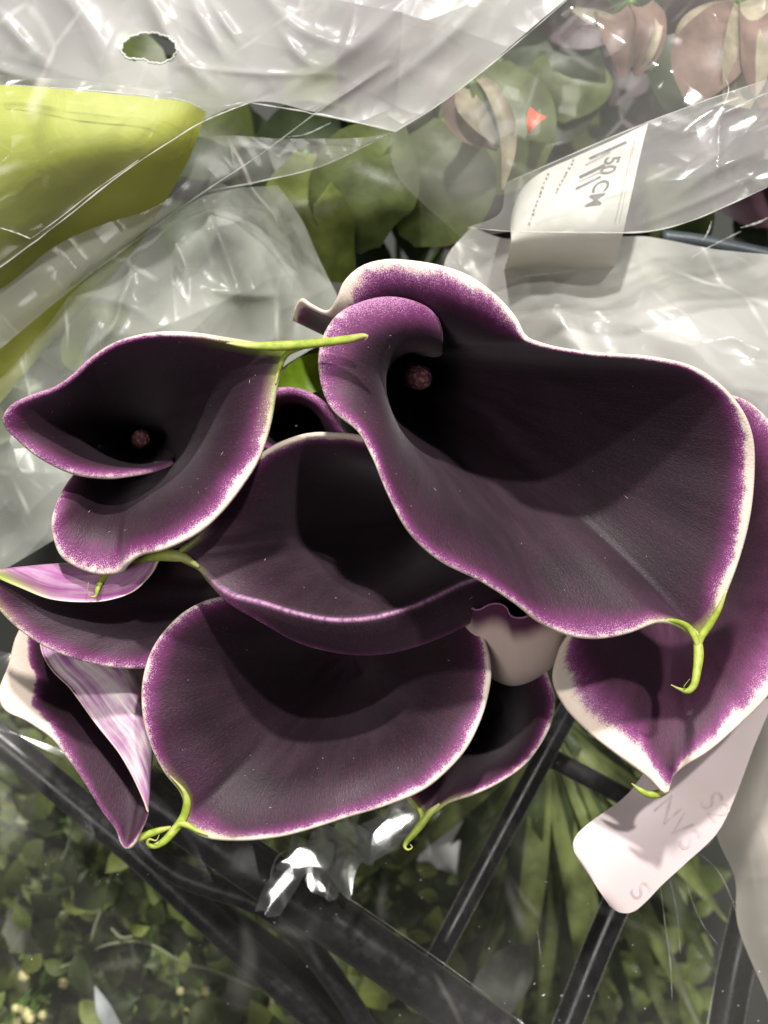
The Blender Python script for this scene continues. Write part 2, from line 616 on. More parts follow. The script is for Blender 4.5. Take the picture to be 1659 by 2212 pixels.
def calla(label, throat, group='purple calla lilies in the bunch'):
    return empty('calla_lily', (P(*throat)[0] * .3, P(*throat)[1] * .3 - .004, FLOOR), label, 'flower', group)


MI = spathe_inner('spathe_inside')
MO = spathe_outer('spathe_outside')
MO_PALE = spathe_outer('spathe_outside_pale', rim=(0.80, 0.56, 0.53), mid=(0.82, 0.64, 0.56), base=(0.52, 0.50, 0.30), streak=(0.70, 0.56, 0.47), amount=0.2, soft=0.12, lipcol=(0.10, 0.022, 0.065))
MO_STREAK = spathe_outer('spathe_outside_streaked', rim=(0.36, 0.10, 0.34), mid=(0.38, 0.14, 0.36), base=(0.45, 0.40, 0.35), streak=(0.88, 0.78, 0.76), amount=1.0, along=True)
MO_SLIVER = spathe_outer('spathe_outside_sliver', rim=(0.30, 0.07, 0.27), mid=(0.26, 0.06, 0.22), base=(0.40, 0.36, 0.25), streak=(0.66, 0.46, 0.56), amount=0.6, along=True)

# --- the big open lily on the right
t = (846, 795, -6.5)
a = calla('largest lily, wide open dark purple bowl with green hooked tip over a wide lily', t)
rimA = [
    (Z2(548, 318), -1.5, .6, 0, .30), (Z2(556, 262), -0.7, .7, 0.0, .5), (Z2(505, 208), -.2, .8, .0, .65), (Z2(400, 178), 0.1, .85, .0, .7), (Z2(300, 192), .2, .85, .0, .75),
    (Z2(215, 235), .3, .85, .02, .7), (Z2(165, 310), .3, .85, .04, .6), (Z2(150, 390), .3, .8, .04, .5), (Z2(162, 475), .3, .8, .04, .4), (Z2(202, 548), .55, .7, .04, .3),
    (Z2(288, 615), .8, .6, .04, .2), (Z2(340, 708), 1.0, .55, .04, .18), (Z2(392, 832), 1.1, .55, .04, .18), (Z2(462, 960), 1.0, .6, .04, .2), (Z2(560, 1050), .8, .6, .05, .2),
    (Z2(700, 1120), .5, .6, .05, .2), (Z2(822, 1200), .2, .6, .05, .22), (Z2(900, 1262), -.2, .6, .06, .35), (Z2(985, 1303), -.4, .65, .07, .45), (Z2(1080, 1316), -.6, .7, .10, .5),
    (Z2(1185, 1298), -.8, .7, .12, .4), (Z2(1290, 1262), -1.0, .7, .10, .25), (Z2(1365, 1275), -1.3, .7, .08, .15), (Z2(1415, 1305), -1.6, .7, .10, .15), (Z2(1462, 1275), -1.5, .7, .12, .25), (Z2(1520, 1150), -1.3, .7, .22, .35),
    (Z2(1562, 1030), -1.2, .7, .22, .35), (Z2(1592, 900), -1.0, .7, .24, .32), (Z2(1605, 760), -.8, .7, .26, .3), (Z2(1600, 655), -.5, .7, .22, .28), (Z2(1568, 570), -.2, .65, .15, .25),
    (Z2(1500, 490), .1, .55, .10, .22), (Z2(1400, 425), .4, .4, .06, .2), (Z2(1250, 390), .6, .3, .05, .16), (Z2(1050, 374), .8, .25, .04, .12), (Z2(900, 347), .8, .3, .04, .14), (Z2(830, 318), .7, .45, .05, .3),
    (Z2(792, 250), .5, .6, .10, .5), (Z2(738, 180), .4, .7, .16, .6), (Z2(650, 110), .3, .75, .18, .65), (Z2(550, 74), .2, .75, .20, .65), (Z2(450, 58), .1, .75, .20, .65), (Z2(370, 55), .0, .75, .22, .6),
    (Z2(290, 78), -.1, .75, .26, .6), (Z2(235, 130), -.2, .75, .30, .5), (Z2(212, 190), -.4, .7, .32, .4), (Z2(180, 236), -.9, .6, .30, .3), (Z2(120, 215), -1.4, .5, .22, .3), (Z2(82, 196), -1.9, .4, .2, .3), (Z2(70, 260), -2.6, .3, .2, .3)]
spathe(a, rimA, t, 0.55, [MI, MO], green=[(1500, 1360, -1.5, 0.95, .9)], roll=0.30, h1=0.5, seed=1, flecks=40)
tip(a, [(*Z2(1270, 1266), -1.0), (*Z2(1340, 1266), -1.2), (*Z2(1392, 1290), -1.42), (*Z2(1418, 1335), -1.42), (*Z2(1424, 1370), -1.4)], [.015, .06, .09, .09, .05])
tip(a, [(*Z2(1520, 1165), -1.25), (*Z2(1492, 1230), -1.35), (*Z2(1458, 1285), -1.45), (*Z2(1432, 1325), -1.45), (*Z2(1426, 1370), -1.4)], [.015, .08, .11, .10, .05])
spadix(a, (842, 790, -6), (918, 820, -2.6), .30)
tip(a, [(*Z2(1395, 1285), -1.45), (*Z2(1416, 1315), -1.5), (*Z2(1425, 1370), -1.4), (*Z2(1420, 1430), -1.2), (*Z2(1408, 1485), -1.1), (*Z2(1388, 1503), -1.1), (*Z2(1360, 1496), -1.1), (*Z2(1332, 1482), -1.05)],
    [.03, .10, .14, .12, .10, .085, .04, .012])
tip(a, [(*Z2(1384, 1500), -1.1), (*Z2(1375, 1490), -1.0), (*Z2(1395, 1462), -.9)], [.02, .015, .006], 'tip_thread')
stem(a, t)

# --- the left lily with the long green tip
t = (305, 960, -5.6)
b = calla('heart shaped dark lily whose long straight green tip crosses the largest lily', t)
rimB = [
    (Z1(770, 672), -4.6, .2, 0, .15), (Z1(752, 712), -3.8, .2, 0, .15), (Z1(728, 738), -3.1, .3, 0, .2), (Z1(690, 752), -2.4, .5, 0, .25), (Z1(630, 766), -1.8, .6, 0.02, .3), (Z1(560, 778), -1.4, .7, .03, .3), (Z1(480, 789), -1.1, .7, .05, .35), (Z1(380, 786), -.8, .7, .05, .35), (Z1(280, 762), -.6, .7, .04, .35), (Z1(180, 712), -.4, .7, .04, .35),
    (Z1(90, 642), -.3, .65, .03, .35), (Z1(36, 590), -.2, .6, .02, .3), (Z1(26, 552), -.1, .6, .02, .3), (Z1(60, 508), 0, .5, .01, .25), (Z1(140, 470), .1, .4, .01, .25), (Z1(250, 430), .2, .3, .01, .2), (Z1(330, 375), .3, .3, .01, .18),
    (Z1(400, 310), .4, .3, .01, .15), (Z1(500, 245), .5, .3, .02, .15), (Z1(600, 212), .5, .3, .03, .15), (Z1(720, 197), .5, .3, .06, .16), (Z1(850, 202), .5, .35, .08, .15), (Z1(960, 218), .5, .4, .08, .1), (Z1(1100, 238), .4, .5, .03, .08), (Z1(1190, 246), .35, .6, .02, .08),
    (Z1(1238, 258), .3, .7, .03, .12), (Z1(1212, 320), .2, .7, .08, .25), (Z1(1182, 430), .1, .7, .12, .35), (Z1(1152, 580), 0, .7, .15, .35), (Z1(1102, 720), 0, .7, .17, .35), (Z1(1040, 820), 0, .7, .18, .35), (Z1(950, 935), 0, .7, .18, .32), (Z1(850, 1025), 0, .7, .16, .3),
    (Z1(700, 1098), -.1, .7, .14, .3), (Z1(600, 1122), -.4, .7, .10, .3), (Z1(545, 1160), -.6, .7, .10, .35), (Z1(505, 1202), -1.0, .7, .12, .5), (Z1(430, 1208), -1.0, .7, .12, .55), (Z1(340, 1180), -1.0, .7, .12, .5), (Z1(270, 1130), -.9, .7, .10, .4), (Z1(242, 1060), -.9, .7, .08, .35),
    (Z1(238, 960), -.9, .7, .07, .3), (Z1(275, 860), -1.3, .6, .06, .3), (Z1(330, 780), -1.9, .5, .05, .3), (Z1(400, 715), -2.7, .4, .04, .3), (Z1(440, 660), -3.2, .3, .04, .3)]
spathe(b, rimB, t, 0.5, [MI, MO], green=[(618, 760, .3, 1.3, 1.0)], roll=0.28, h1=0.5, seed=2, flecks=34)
tip(b, [(*Z1(1190, 400), .12), (*Z1(1208, 325), .2), (*Z1(1238, 268), .32), (*Z1(1290, 240), .5), (*Z1(1360, 226), .6)], [.015, .06, .08, .09, .05])
spadix(b, (300, 955, -5.4), (307, 945, -3.9), .22)
tip(b, [(*Z1(960, 216), .46), (*Z1(1060, 232), .5), (*Z1(1180, 234), .55), (*Z1(1300, 228), .62), (*Z1(1420, 216), .8), (*Z1(1520, 202), .95), (*Z1(1575, 190), 1.05), (*Z1(1588, 194), 1.05), (*Z1(1572, 212), 1.0)],
    [.02, .07, .12, .12, .11, .10, .06, .04, .012])
stem(b, t)

# --- the middle lily, partly under the two others
t = (905, 1120, -7.5)
c = calla('middle lily with black throat and folded lower lip, wedged under the largest lily', t)
rimC = [
    ((960, 1090), -3.2, .4, .05, .2), ((900, 1025), -2.6, .4, .06, .25), ((850, 985), -2.1, .45, .08, .25), (Z1(1640, 682), -1.8, .5, .10, .25), (Z1(1560, 644), -1.6, .5, .16, .2), (Z1(1450, 632), -1.4, .45, .18, .2), (Z1(1330, 636), -1.3, .4, .18, .2), (Z1(1200, 682), -1.2, .4, .16, .2), (Z1(1090, 762), -1.1, .5, .08, .25),
    (Z1(1000, 870), -1.1, .6, .10, .25), (Z1(930, 960), -1.1, .6, .11, .2), (Z1(868, 1060), -1.1, .7, .12, .15), (Z1(800, 1115), -1.1, .7, .1, .1), (Z1(768, 1138), -1.1, .8, .06, .08), (Z1(850, 1185), -1.15, .7, .05, .12), (Z1(905, 1238), -1.1, .7, .05, .15), (Z1(985, 1300), -1.0, .7, .05, .2),
    ((560, 1300), -.85, .6, .05, .2), ((630, 1322), -.8, .55, .05, .2), ((710, 1338), -.8, .55, .05, .2), ((800, 1335), -.9, .55, .04, .2), ((900, 1306), -1.2, .5, .04, .2), ((985, 1266), -1.7, .5, .04, .2), ((1080, 1220), -2.4, .5, .04, .2), ((1090, 1150), -3.2, .5, .04, .2)]
lipC = {13: (0, 3, 0), 14: (0, 4, 0), 15: (-2, 10, -.05), 16: (-4, 18, -.1), 17: (-8, 40, -.3), 18: (10, 72, -.7), 19: (30, 83, -.9), 20: (40, 86, -1.0), 21: (40, 86, -1.0), 22: (50, 80, -1.0), 23: (50, 60, -.8), 24: (20, 20, -.3)}
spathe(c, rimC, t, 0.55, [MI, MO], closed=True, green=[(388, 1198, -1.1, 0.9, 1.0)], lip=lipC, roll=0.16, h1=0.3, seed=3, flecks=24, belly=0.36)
spadix(c, (905, 1120, -7.3), (905, 1118, -6.0), .26)
tip(c, [(*Z1(860, 1188), -1.1), (*Z1(800, 1150), -1.12), (*Z1(750, 1140), -1.15), (*Z1(660, 1142), -1.3), (*Z1(570, 1160), -1.5), (*Z1(490, 1200), -1.5), (*Z1(440, 1245), -1.4), (*Z1(420, 1290), -1.3), (*Z1(414, 1314), -1.3), (*Z1(395, 1318), -1.25), (*Z1(380, 1305), -1.2), (*Z1(382, 1255), -1.1)],
    [.04, .12, .16, .14, .13, .10, .085, .06, .04, .022, .016, .008])
stem(c, t)

# --- the wide bottom lily
t = (750, 1420, -6.0)
d_ = calla('broad spoon shaped lily with cream rim and curled lime tip at its lower left', t)
rimD = [
    ((495, 1296), -2.3, .5, .05, .25), (Z3(880, 360), -2.2, .55, .05, .3), (Z3(800, 402), -2.1, .6, .06, .3), (Z3(728, 472), -2.0, .6, .06, .3), (Z3(668, 560), -2.0, .65, .07, .35), (Z3(635, 660), -2.0, .65, .07, .35), (Z3(626, 760), -2.0, .65, .07, .32), (Z3(640, 880), -2.0, .65, .08, .25), (Z3(672, 980), -2.1, .65, .10, .2),
    (Z3(722, 1080), -2.2, .7, .10, .15), (Z3(785, 1160), -2.3, .7, .07, .12), (Z3(806, 1225), -2.35, .7, .06, .15), (Z3(800, 1300), -2.4, .7, .12, .35), (Z3(832, 1325), -2.3, .7, .15, .4), (Z3(900, 1356), -2.2, .7, .17, .3), (Z3(1050, 1366), -2.1, .7, .17, .18), (Z3(1200, 1350), -2.0, .7, .15, .18), (Z3(1350, 1310), -1.9, .65, .13, .18),
    (Z3(1500, 1262), -1.9, .65, .12, .2), (Z3(1659, 1214), -1.9, .65, .13, .22), ((909, 1702), -1.9, .65, .14, .25), ((959, 1662), -1.9, .65, .15, .28), ((1000, 1615), -1.9, .65, .15, .28), ((1030, 1557), -2, .65, .14, .25), ((1046, 1505), -2.1, .65, .14, .22), ((1053, 1450), -2.2, .65, .15, .2), ((1044, 1400), -2.4, .6, .14, .2),
    ((1020, 1352), -2.9, .5, .1, .2), ((960, 1338), -4.2, .4, .1, .2), ((850, 1335), -4.6, .4, .1, .2), ((700, 1322), -4.4, .4, .1, .2), ((580, 1296), -3.3, .4, .08, .2)]
spathe(d_, rimD, t, 0.55, [MI, MO], closed=True, green=[(400, 1745, -2.4, 0.85, 1.0), (440, 1800, -2.2, 0.9, .5)], roll=0.30, h1=0.42, seed=4, flecks=30)
tip(d_, [(*Z3(900, 1352), -2.15), (*Z3(845, 1330), -2.25), (*Z3(805, 1308), -2.3), (*Z3(775, 1305), -2.3), (*Z3(740, 1340), -2.25)], [.015, .06, .09, .09, .05])
tip(d_, [(*Z3(735, 1095), -2.2), (*Z3(796, 1165), -2.3), (*Z3(808, 1210), -2.35), (*Z3(795, 1270), -2.4), (*Z3(750, 1335), -2.3), (*Z3(700, 1385), -2.2), (*Z3(660, 1400), -2.15), (*Z3(638, 1388), -2.1), (*Z3(645, 1370), -2.05), (*Z3(675, 1375), -2.0), (*Z3(688, 1350), -2.0)],
    [.012, .06, .11, .12, .12, .10, .075, .05, .035, .02, .008])
stem(d_, t)

# --- the lily behind on the left, its far margin folded over
t = (470, 1285, -3.6)
e = calla('lily behind with folded streaked upper margin ending in a pale green point', t)
rimE = [
    ((-30, 1222), -1.4, .7, .08, .2), ((-25, 1280), -1.5, .7, .08, .3), (Z3(0, 372), -1.6, .7, .08, .35), (Z3(120, 480), -1.7, .7, .09, .35), (Z3(260, 558), -1.8, .7, .09, .35), (Z3(400, 600), -2.0, .7, .07, .3), (Z3(540, 618), -2.2, .7, .05, .3), ((335, 1434), -2.5, .7, .05, .3), ((430, 1415), -2.9, .6, .05, .3), ((510, 1350), -3.2, .5, .05, .3),
    ((530, 1270), -2.9, .4, .05, .3), ((470, 1195), -2.3, .4, .05, .3), ((390, 1170), -1.9, .4, .05, .3), ((345, 1190), -1.6, .4, .05, .3), ((322, 1235), -1.5, .4, .04, .3), ((290, 1268), -1.5, .4, .04, .3), ((235, 1288), -1.5, .4, .04, .3), ((180, 1292), -1.5, .4, .04, .3), ((110, 1285), -1.5, .4, .05, .3), ((50, 1262), -1.5, .4, .06, .3), ((0, 1240), -1.45, .5, .08, .3)]
ovE = {11: (0, -20, .2), 12: (0, -30, .3), 13: (-6, -60, .35), 14: (0, -100, .4), 15: (0, -130, .4), 16: (0, -150, .4), 17: (0, -150, .4), 18: (0, -130, .35), 19: (0, -100, .3), 20: (0, -60, .2)}
spathe(e, rimE, t, 0.45, [MI, MO_SLIVER], closed=True, green=[(-20, 1225, -1.4, 1.1, 1.0)], override=ovE, roll=0.05, theta=(0.0, 2 * math.pi), h1=0.2, seed=5, belly=.3)
stem(e, t)

# --- the side-on lily at the lower left
t = (330, 1430, -5.9)
f_ = calla('side turned lily with cream outer edge, pink streaked fold and pointed bottom end', t)
rimF = [
    ((70, 1335), -4.0, .7, .3, .18), ((38, 1380), -3.9, .8, .45, .18), ((22, 1440), -3.8, .8, .7, .18), ((2, 1500), -3.7, .8, .9, .18), ((14, 1532), -3.7, .8, .8, .18), ((65, 1558), -3.7, .8, .45, .25), ((118, 1590), -3.7, .7, .16, .25), ((150, 1630), -3.7, .6, .05, .25), ((186, 1682), -3.7, .5, .02, .2), ((226, 1746), -3.7, .4, .02, .15), ((258, 1790), -3.7, .3, .03, .12),
    ((272, 1826), -3.7, .3, .08, .1), ((300, 1798), -3.55, .3, .1, .1), ((319, 1752), -3.5, .3, .08, .1), ((302, 1688), -3.4, .3, .02, .15), ((270, 1628), -3.4, .3, .02, .15), ((215, 1558), -3.4, .3, .02, .15), ((160, 1484), -3.5, .3, .02, .15), ((118, 1442), -3.6, .3, .02, .15), ((96, 1396), -3.8, .3, .02, .15), ((110, 1340), -4.3, .3, .05, .2)]
ovF = {11: (20, -30, -.4), 12: (12, -40, .1), 13: (10, -60, .1), 14: (40, -60, .35), 15: (75, -55, .5), 16: (130, -60, .6), 17: (190, -60, .6), 18: (220, -60, .5), 19: (240, -40, .4), 20: (200, -20, .2)}
spathe(f_, rimF, t, 0.5, [MI, MO_STREAK], closed=True, override=ovF, roll=0.15, theta=(-0.35, 2 * math.pi - 0.35), h1=0.35, seed=6)
tip(f_, [(*Z3(560, 1390), -3.75), (*Z3(610, 1362), -3.8), (*Z3(680, 1335), -3.8), (*Z3(740, 1318), -3.8)], [.03, .11, .10, .05])
stem(f_, t)

# --- lily behind the bottom one
t = (1050, 1530, -9.0)
g = calla('shaded maroon lily showing from behind the broad lily, lime tip pointing down', t)
rimG = [
    ((1150, 1400), -4.2, .6, .06, .25), (Z4(700, 492), -3.9, .6, .05, .2), (Z4(722, 560), -3.8, .65, .05, .2), (Z4(710, 645), -3.7, .65, .06, .2), (Z4(676, 722), -3.6, .65, .06, .2), (Z4(600, 828), -3.5, .65, .07, .15), (Z4(500, 902), -3.4, .65, .08, .12), (Z4(380, 962), -3.4, .65, .08, .12), (Z4(270, 1004), -3.4, .7, .07, .1), (Z4(205, 1052), -3.4, .7, .06, .1),
    (Z4(174, 1078), -3.4, .7, .06, .1), (Z4(156, 1045), -3.4, .7, .10, .15), (Z4(108, 986), -3.5, .7, .12, .2), ((905, 1660), -4.6, .6, .1, .2), ((950, 1590), -5.4, .5, .1, .2), ((1000, 1500), -5.8, .5, .1, .2), ((1050, 1440), -5.8, .5, .1, .2), ((1110, 1410), -5.2, .5, .1, .2)]
spathe(g, rimG, t, 0.5, [MI, MO], closed=True, green=[(920, 1765, -3.4, 0.8, 1.0)], roll=0.25, h1=0.42, seed=7, NS=170)
tip(g, [(*Z4(108, 986), -3.5), (*Z4(140, 1025), -3.42), (*Z4(162, 1065), -3.38), (*Z4(160, 1105), -3.3)], [.03, .06, .08, .05])
tip(g, [(*Z4(240, 1018), -3.4), (*Z4(200, 1055), -3.4), (*Z4(165, 1100), -3.3), (*Z4(125, 1150), -3.2), (*Z4(95, 1185), -3.1), (*Z4(90, 1205), -3.05), (*Z4(105, 1216), -3.0), (*Z4(122, 1205), -3.0), (*Z4(112, 1192), -3.0)],
    [.04, .10, .12, .10, .08, .05, .03, .018, .008])
stem(g, t)

# --- frilled lily with a pale swollen back
t = (1110, 1330, -8.5)
h = calla('small lily with crinkled dark lip and pale pink swollen back under the largest lily', t)
rimH = [
    ((1000, 1270), -2.6, .3, .0, .3), ((1030, 1318), -2.3, .3, .0, .3), ((1056, 1308), -2.2, .3, .0, .3), ((1078, 1306), -2.2, .3, .0, .3), ((1096, 1316), -2.25, .3, .0, .3), ((1106, 1332), -2.3, .3, .0, .3), ((1126, 1336), -2.3, .3, .0, .3), ((1150, 1326), -2.3, .3, .0, .3), ((1185, 1310), -2.4, .3, .0, .3), ((1225, 1275), -2.8, .3, .0, .3),
    ((1230, 1220), -3.2, .3, .0, .3), ((1150, 1170), -3.4, .3, .0, .3), ((1040, 1190), -3.2, .3, .0, .3)]
ovH = {0: (-10, 160, -1.6), 1: (5, 270, -1.3), 2: (10, 340, -1.3), 3: (20, 362, -1.3), 4: (20, 355, -1.3), 5: (25, 330, -1.3), 6: (30, 310, -1.3), 7: (40, 300, -1.3), 8: (50, 275, -1.3), 9: (20, 240, -1.4)}
spathe(h, rimH, t, 0.55, [MI, MO_PALE], closed=True, override=ovH, roll=0.2, h1=0.2, seed=8, NS=170, wob=0)
stem(h, t)

# --- wide lily under the big one, on the right
t = (1430, 1230, -8.5)
j = calla('wide lily with thick cream edge under the largest lily, beside the pale tag', t)
rimJ = [
    ((1240, 1360), -3.0, .6, .16, .4), ((1212, 1410), -2.9, .7, .28, .4), ((1200, 1462), -2.8, .75, .34, .6), ((1222, 1518), -2.8, .75, .40, .65), ((1275, 1576), -2.8, .75, .46, .65), ((1330, 1620), -2.8, .75, .48, .55), ((1400, 1672), -2.9, .75, .42, .35), ((1441, 1710), -2.9, .8, .25, .3), ((1456, 1672), -3.0, .75, .08, .25), ((1476, 1652), -3.0, .75, .22, .3), ((1530, 1618), -3.1, .75, .30, .35),
    ((1600, 1556), -3.2, .75, .30, .4), ((1660, 1492), -3.2, .75, .25, .6), ((1715, 1400), -3.3, .75, .2, .6), ((1745, 1250), -3.3, .75, .15, .6), ((1735, 1100), -3.3, .75, .10, .6), ((1700, 980), -3.4, .7, .08, .6), ((1650, 905), -3.4, .7, .06, .6), ((1600, 868), -3.4, .65, .05, .6), ((1540, 862), -3.5, .6, .05, .4),
    ((1440, 930), -4.2, .5, .05, .3), ((1340, 1060), -4.4, .5, .05, .3), ((1270, 1220), -4.0, .5, .1, .3)]
MI2 = spathe_inner('spathe_inside_violet', dark=(0.050, 0.014, 0.033), purple=(0.20, 0.036, 0.150))
spathe(j, rimJ, t, 0.55, [MI2, MO], closed=True, green=[], roll=0.22, h1=0.42, seed=9)
tip(j, [(1446, 1706, -3.05), (1425, 1714, -3.15), (1402, 1716, -3.2), (1382, 1706, -3.2), (1364, 1692, -3.2)], [.05, .12, .10, .07, .01])
stem(j, t)

# --- small dark lily in the gap
t = (640, 920, -8.0)
k_ = calla('small shadowed lily with rolled magenta rim in the gap between three lilies', t)
rimK = [((545, 920), -3.3, .6, 0, .5), ((560, 875), -3.1, .7, 0, .5), ((600, 846), -3.0, .8, 0, .5), ((645, 846), -3.0, .85, 0, .5), ((690, 868), -3.0, .85, 0, .5), ((722, 905), -3.0, .85, 0, .5), ((745, 945), -3.1, .8, 0, .5), ((715, 968), -3.9, .6, 0, .4), ((660, 975), -4.3, .5, 0, .4), ((600, 970), -4.0, .5, 0, .4), ((560, 955), -3.5, .5, 0, .4)]
spathe(k_, rimK, t, 0.5, [MI, MO], closed=True, roll=0.45, h1=0.5, seed=10, NS=150)
stem(k_, t)

# ------------------------------------------------------------------ floor
structure(mesh_obj('floor', [(-3, -3, FLOOR), (3, -3, FLOOR), (3, 3, FLOOR), (-3, 3, FLOOR)], [(0, 1, 2, 3)], simple_mat('dark_floor', (0.03, 0.032, 0.026), 0.7, .4, 6)))

# ------------------------------------------------------------------ sheets of film, paper and label stock


def film_mat(name, haze=0.25, col=(0.80, 0.80, 0.76), rough=0.12, gloss=0.4, streak=(9, 5, 7), lo=0.4, cell=55, slope=0.22, crease=0.35, stretch=(1.0, 0.55, 1.0), rot=0.6, mix_t=0.22, soft=0.35):
    """thin crinkled film: mostly clear, part milky, with sharp creases that whiten and glint"""
    k = NT(name)
    k.n.remove(k.bsdf)
    mp = k.node('ShaderNodeMapping')
    mp.inputs['Rotation'].default_value = (0, 0, rot)
    k.l.new(k.coord(), mp.inputs[0])
    co = mp.outputs[0]
    nz = k.node('ShaderNodeTexNoise'); nz.inputs['Scale'].default_value = 30; nz.inputs['Detail'].default_value = 0
    k.l.new(co, nz.inputs['Vector'])
    w = k.node('ShaderNodeVectorMath', operation='MULTIPLY_ADD')
    k.l.new(nz.outputs['Color'], w.inputs[0]); w.inputs[1].default_value = (0.012, 0.012, 0.012); k.l.new(co, w.inputs[2])
    wc = k.scale(w.outputs[0], stretch)

    def vor(sc, feat):
        v = k.node('ShaderNodeTexVoronoi', feature=feat)
        k.l.new(wc, v.inputs['Vector']); v.inputs['Scale'].default_value = sc
        return v.outputs['Distance']
    h = k.math('ADD', vor(cell, 'F1'), k.math('MULTIPLY', vor(cell * 2.9, 'F1'), 0.36))
    b = k.node('ShaderNodeBump')
    b.inputs['Strength'].default_value = 1.0
    b.inputs['Distance'].default_value = slope / cell
    k.put(b.inputs['Height'], h)
    big = k.noise(k.scale(co, streak), 2.2, 2, 0.6)
    ln = k.ramp(vor(cell * 1.3, 'DISTANCE_TO_EDGE'), 0.0, 0.045, 1, 0) if crease else k.math('ADD', 0.0, 0.0)
    ln = k.math('MULTIPLY', ln, k.ramp(k.noise(co, 55, 1, 0.6), 0.47, 0.68, 0, 1))
    hz = k.ramp(big, 0.32, 0.72, haze * lo, haze * (2 - lo))
    hz = k.math('ADD', hz, k.math('MULTIPLY', ln, crease), clamp=True)
    tr = k.node('ShaderNodeBsdfTransparent')
    tr.inputs[0].default_value = (0.97, 0.98, 0.97, 1)
    df = k.node('ShaderNodeBsdfDiffuse'); df.inputs[0].default_value = (*col, 1)
    tl = k.node('ShaderNodeBsdfTranslucent'); tl.inputs[0].default_value = (*col, 1)
    gl = k.node('ShaderNodeBsdfGlossy'); gl.inputs['Roughness'].default_value = rough
    k.l.new(b.outputs[0], gl.inputs['Normal'])
    m1 = k.node('ShaderNodeMixShader'); m1.inputs[0].default_value = mix_t
    k.l.new(df.outputs[0], m1.inputs[1]); k.l.new(tl.outputs[0], m1.inputs[2])
    m2 = k.node('ShaderNodeMixShader'); k.put(m2.inputs[0], hz)
    k.l.new(tr.outputs[0], m2.inputs[1]); k.l.new(m1.outputs[0], m2.inputs[2])
    lw = k.node('ShaderNodeFresnel'); lw.inputs['IOR'].default_value = 1.5
    k.l.new(b.outputs[0], lw.inputs['Normal'])
    m3 = k.node('ShaderNodeMixShader'); k.put(m3.inputs[0], k.math('MULTIPLY', k.math('ADD', lw.outputs[0], 0.04), gloss * 2, clamp=True))
    k.l.new(m2.outputs[0], m3.inputs[1]); k.l.new(gl.outputs[0], m3.inputs[2])
    k.l.new(m3.outputs[0], k.out.inputs[0])
    return k.m


def cells(x, y, n, seed):
    """distance to the nearest of n scattered points: a crumple with sharp creases"""
    r = np.random.default_rng(seed)
    lo, hi = np.array([x.min(), y.min()]), np.array([x.max(), y.max()])
    pts = lo + r.random((n, 2)) * (hi - lo)
    best = np.full(x.shape, 1e9)
    for p in pts:
        best = np.minimum(best, (x - p[0]) ** 2 + (y - p[1]) ** 2)
    return np.sqrt(best)


def crumple(X, amp, layers, seed, stretch=1.0, ang=0.0):
    x, y = X[..., 0] * 100, X[..., 1] * 100
    c, s_ = math.cos(ang), math.sin(ang)
    xr, yr = (c * x + s_ * y) / stretch, -s_ * x + c * y
    z = np.zeros_like(x)
    for i, (n, a) in enumerate(layers):
        z += a * cells(xr + 0.4 * np.sin(yr * 0.9 + i), yr + 0.4 * np.sin(xr * 0.8 + i), n, seed + i)
    return (z - z.mean()) * amp * 0.01


def sheet(name, rows, mat, parent=None, nu=120, nv=120, crump=None, hole=None, folds=None, fade_edge=0.0):
    G = np.stack([catmull([P(*p) for p in r], nu) if len(r) > 2 else P(*r[0]) + np.linspace(0, 1, nu)[:, None] * (P(*r[1]) - P(*r[0])) for r in rows])
    if len(rows) > 2:
        G = np.stack([catmull(G[:, j], nv) for j in range(nu)], 1)
    else:
        G = G[0] + np.linspace(0, 1, nv)[:, None, None] * (G[1] - G[0])
    if crump:
        z = crumple(G, **crump)
        if fade_edge:
            a = np.minimum(np.linspace(0, 1, nv), np.linspace(1, 0, nv)) / fade_edge
            b = np.minimum(np.linspace(0, 1, nu), np.linspace(1, 0, nu)) / fade_edge
            z = z * np.clip(a, 0, 1)[:, None] * np.clip(b, 0, 1)[None]
        G[..., 2] += z
    if folds:
        zz = (D * 0.01 - G[..., 2]) / (D * 0.01)
        uu, vv = G[..., 0] * 1e4 / zz + 829.5, 1106.0 - G[..., 1] * 1e4 / zz
        add = np.zeros(uu.shape)
        for pts, hh, ww in folds:
            q = catmull([(p[0], p[1], 0) for p in pts], 50 * len(pts))
            best = np.full(uu.shape, 1e9); tt = np.zeros(uu.shape)
            for kk, a in enumerate(q):
                d2 = (uu - a[0]) ** 2 + (vv - a[1]) ** 2
                m_ = d2 < best
                best = np.where(m_, d2, best); tt = np.where(m_, kk / (len(q) - 1), tt)
            add += 0.55 * hh * 0.01 * np.exp(1 - np.sqrt(1 + best / (ww * 0.8) ** 2)) * np.sin(np.pi * (0.08 + 0.84 * tt))
        G[..., 2] += add
    keep = None
    if hole is not None:
        cc = (G[:-1, :-1] + G[1:, 1:]) / 2
        keep = ~hole(cc)
    o = mesh_obj(name, G.reshape(-1, 3), grid_faces(nv, nu, 0, True, keep), mat, parent)
    return o, G


def on_sheet(G, u, v, lift=0.012):
    """a point of a sheet's surface under view position (u, v), lifted by `lift` cm"""
    zz = (D * 0.01 - G[..., 2]) / (D * 0.01)
    uu = G[..., 0] * 100 / zz * 100 + 829.5
    vv = 1106.0 - G[..., 1] * 100 / zz * 100
    d2 = (uu - u) ** 2 + (vv - v) ** 2
    k = np.argpartition(d2.ravel(), 4)[:4]
    w = 1 / (d2.ravel()[k] + 0.5)
    z = (G[..., 2].ravel()[k] * w).sum() / w.sum() * 100
    return P(u, v, z + lift)


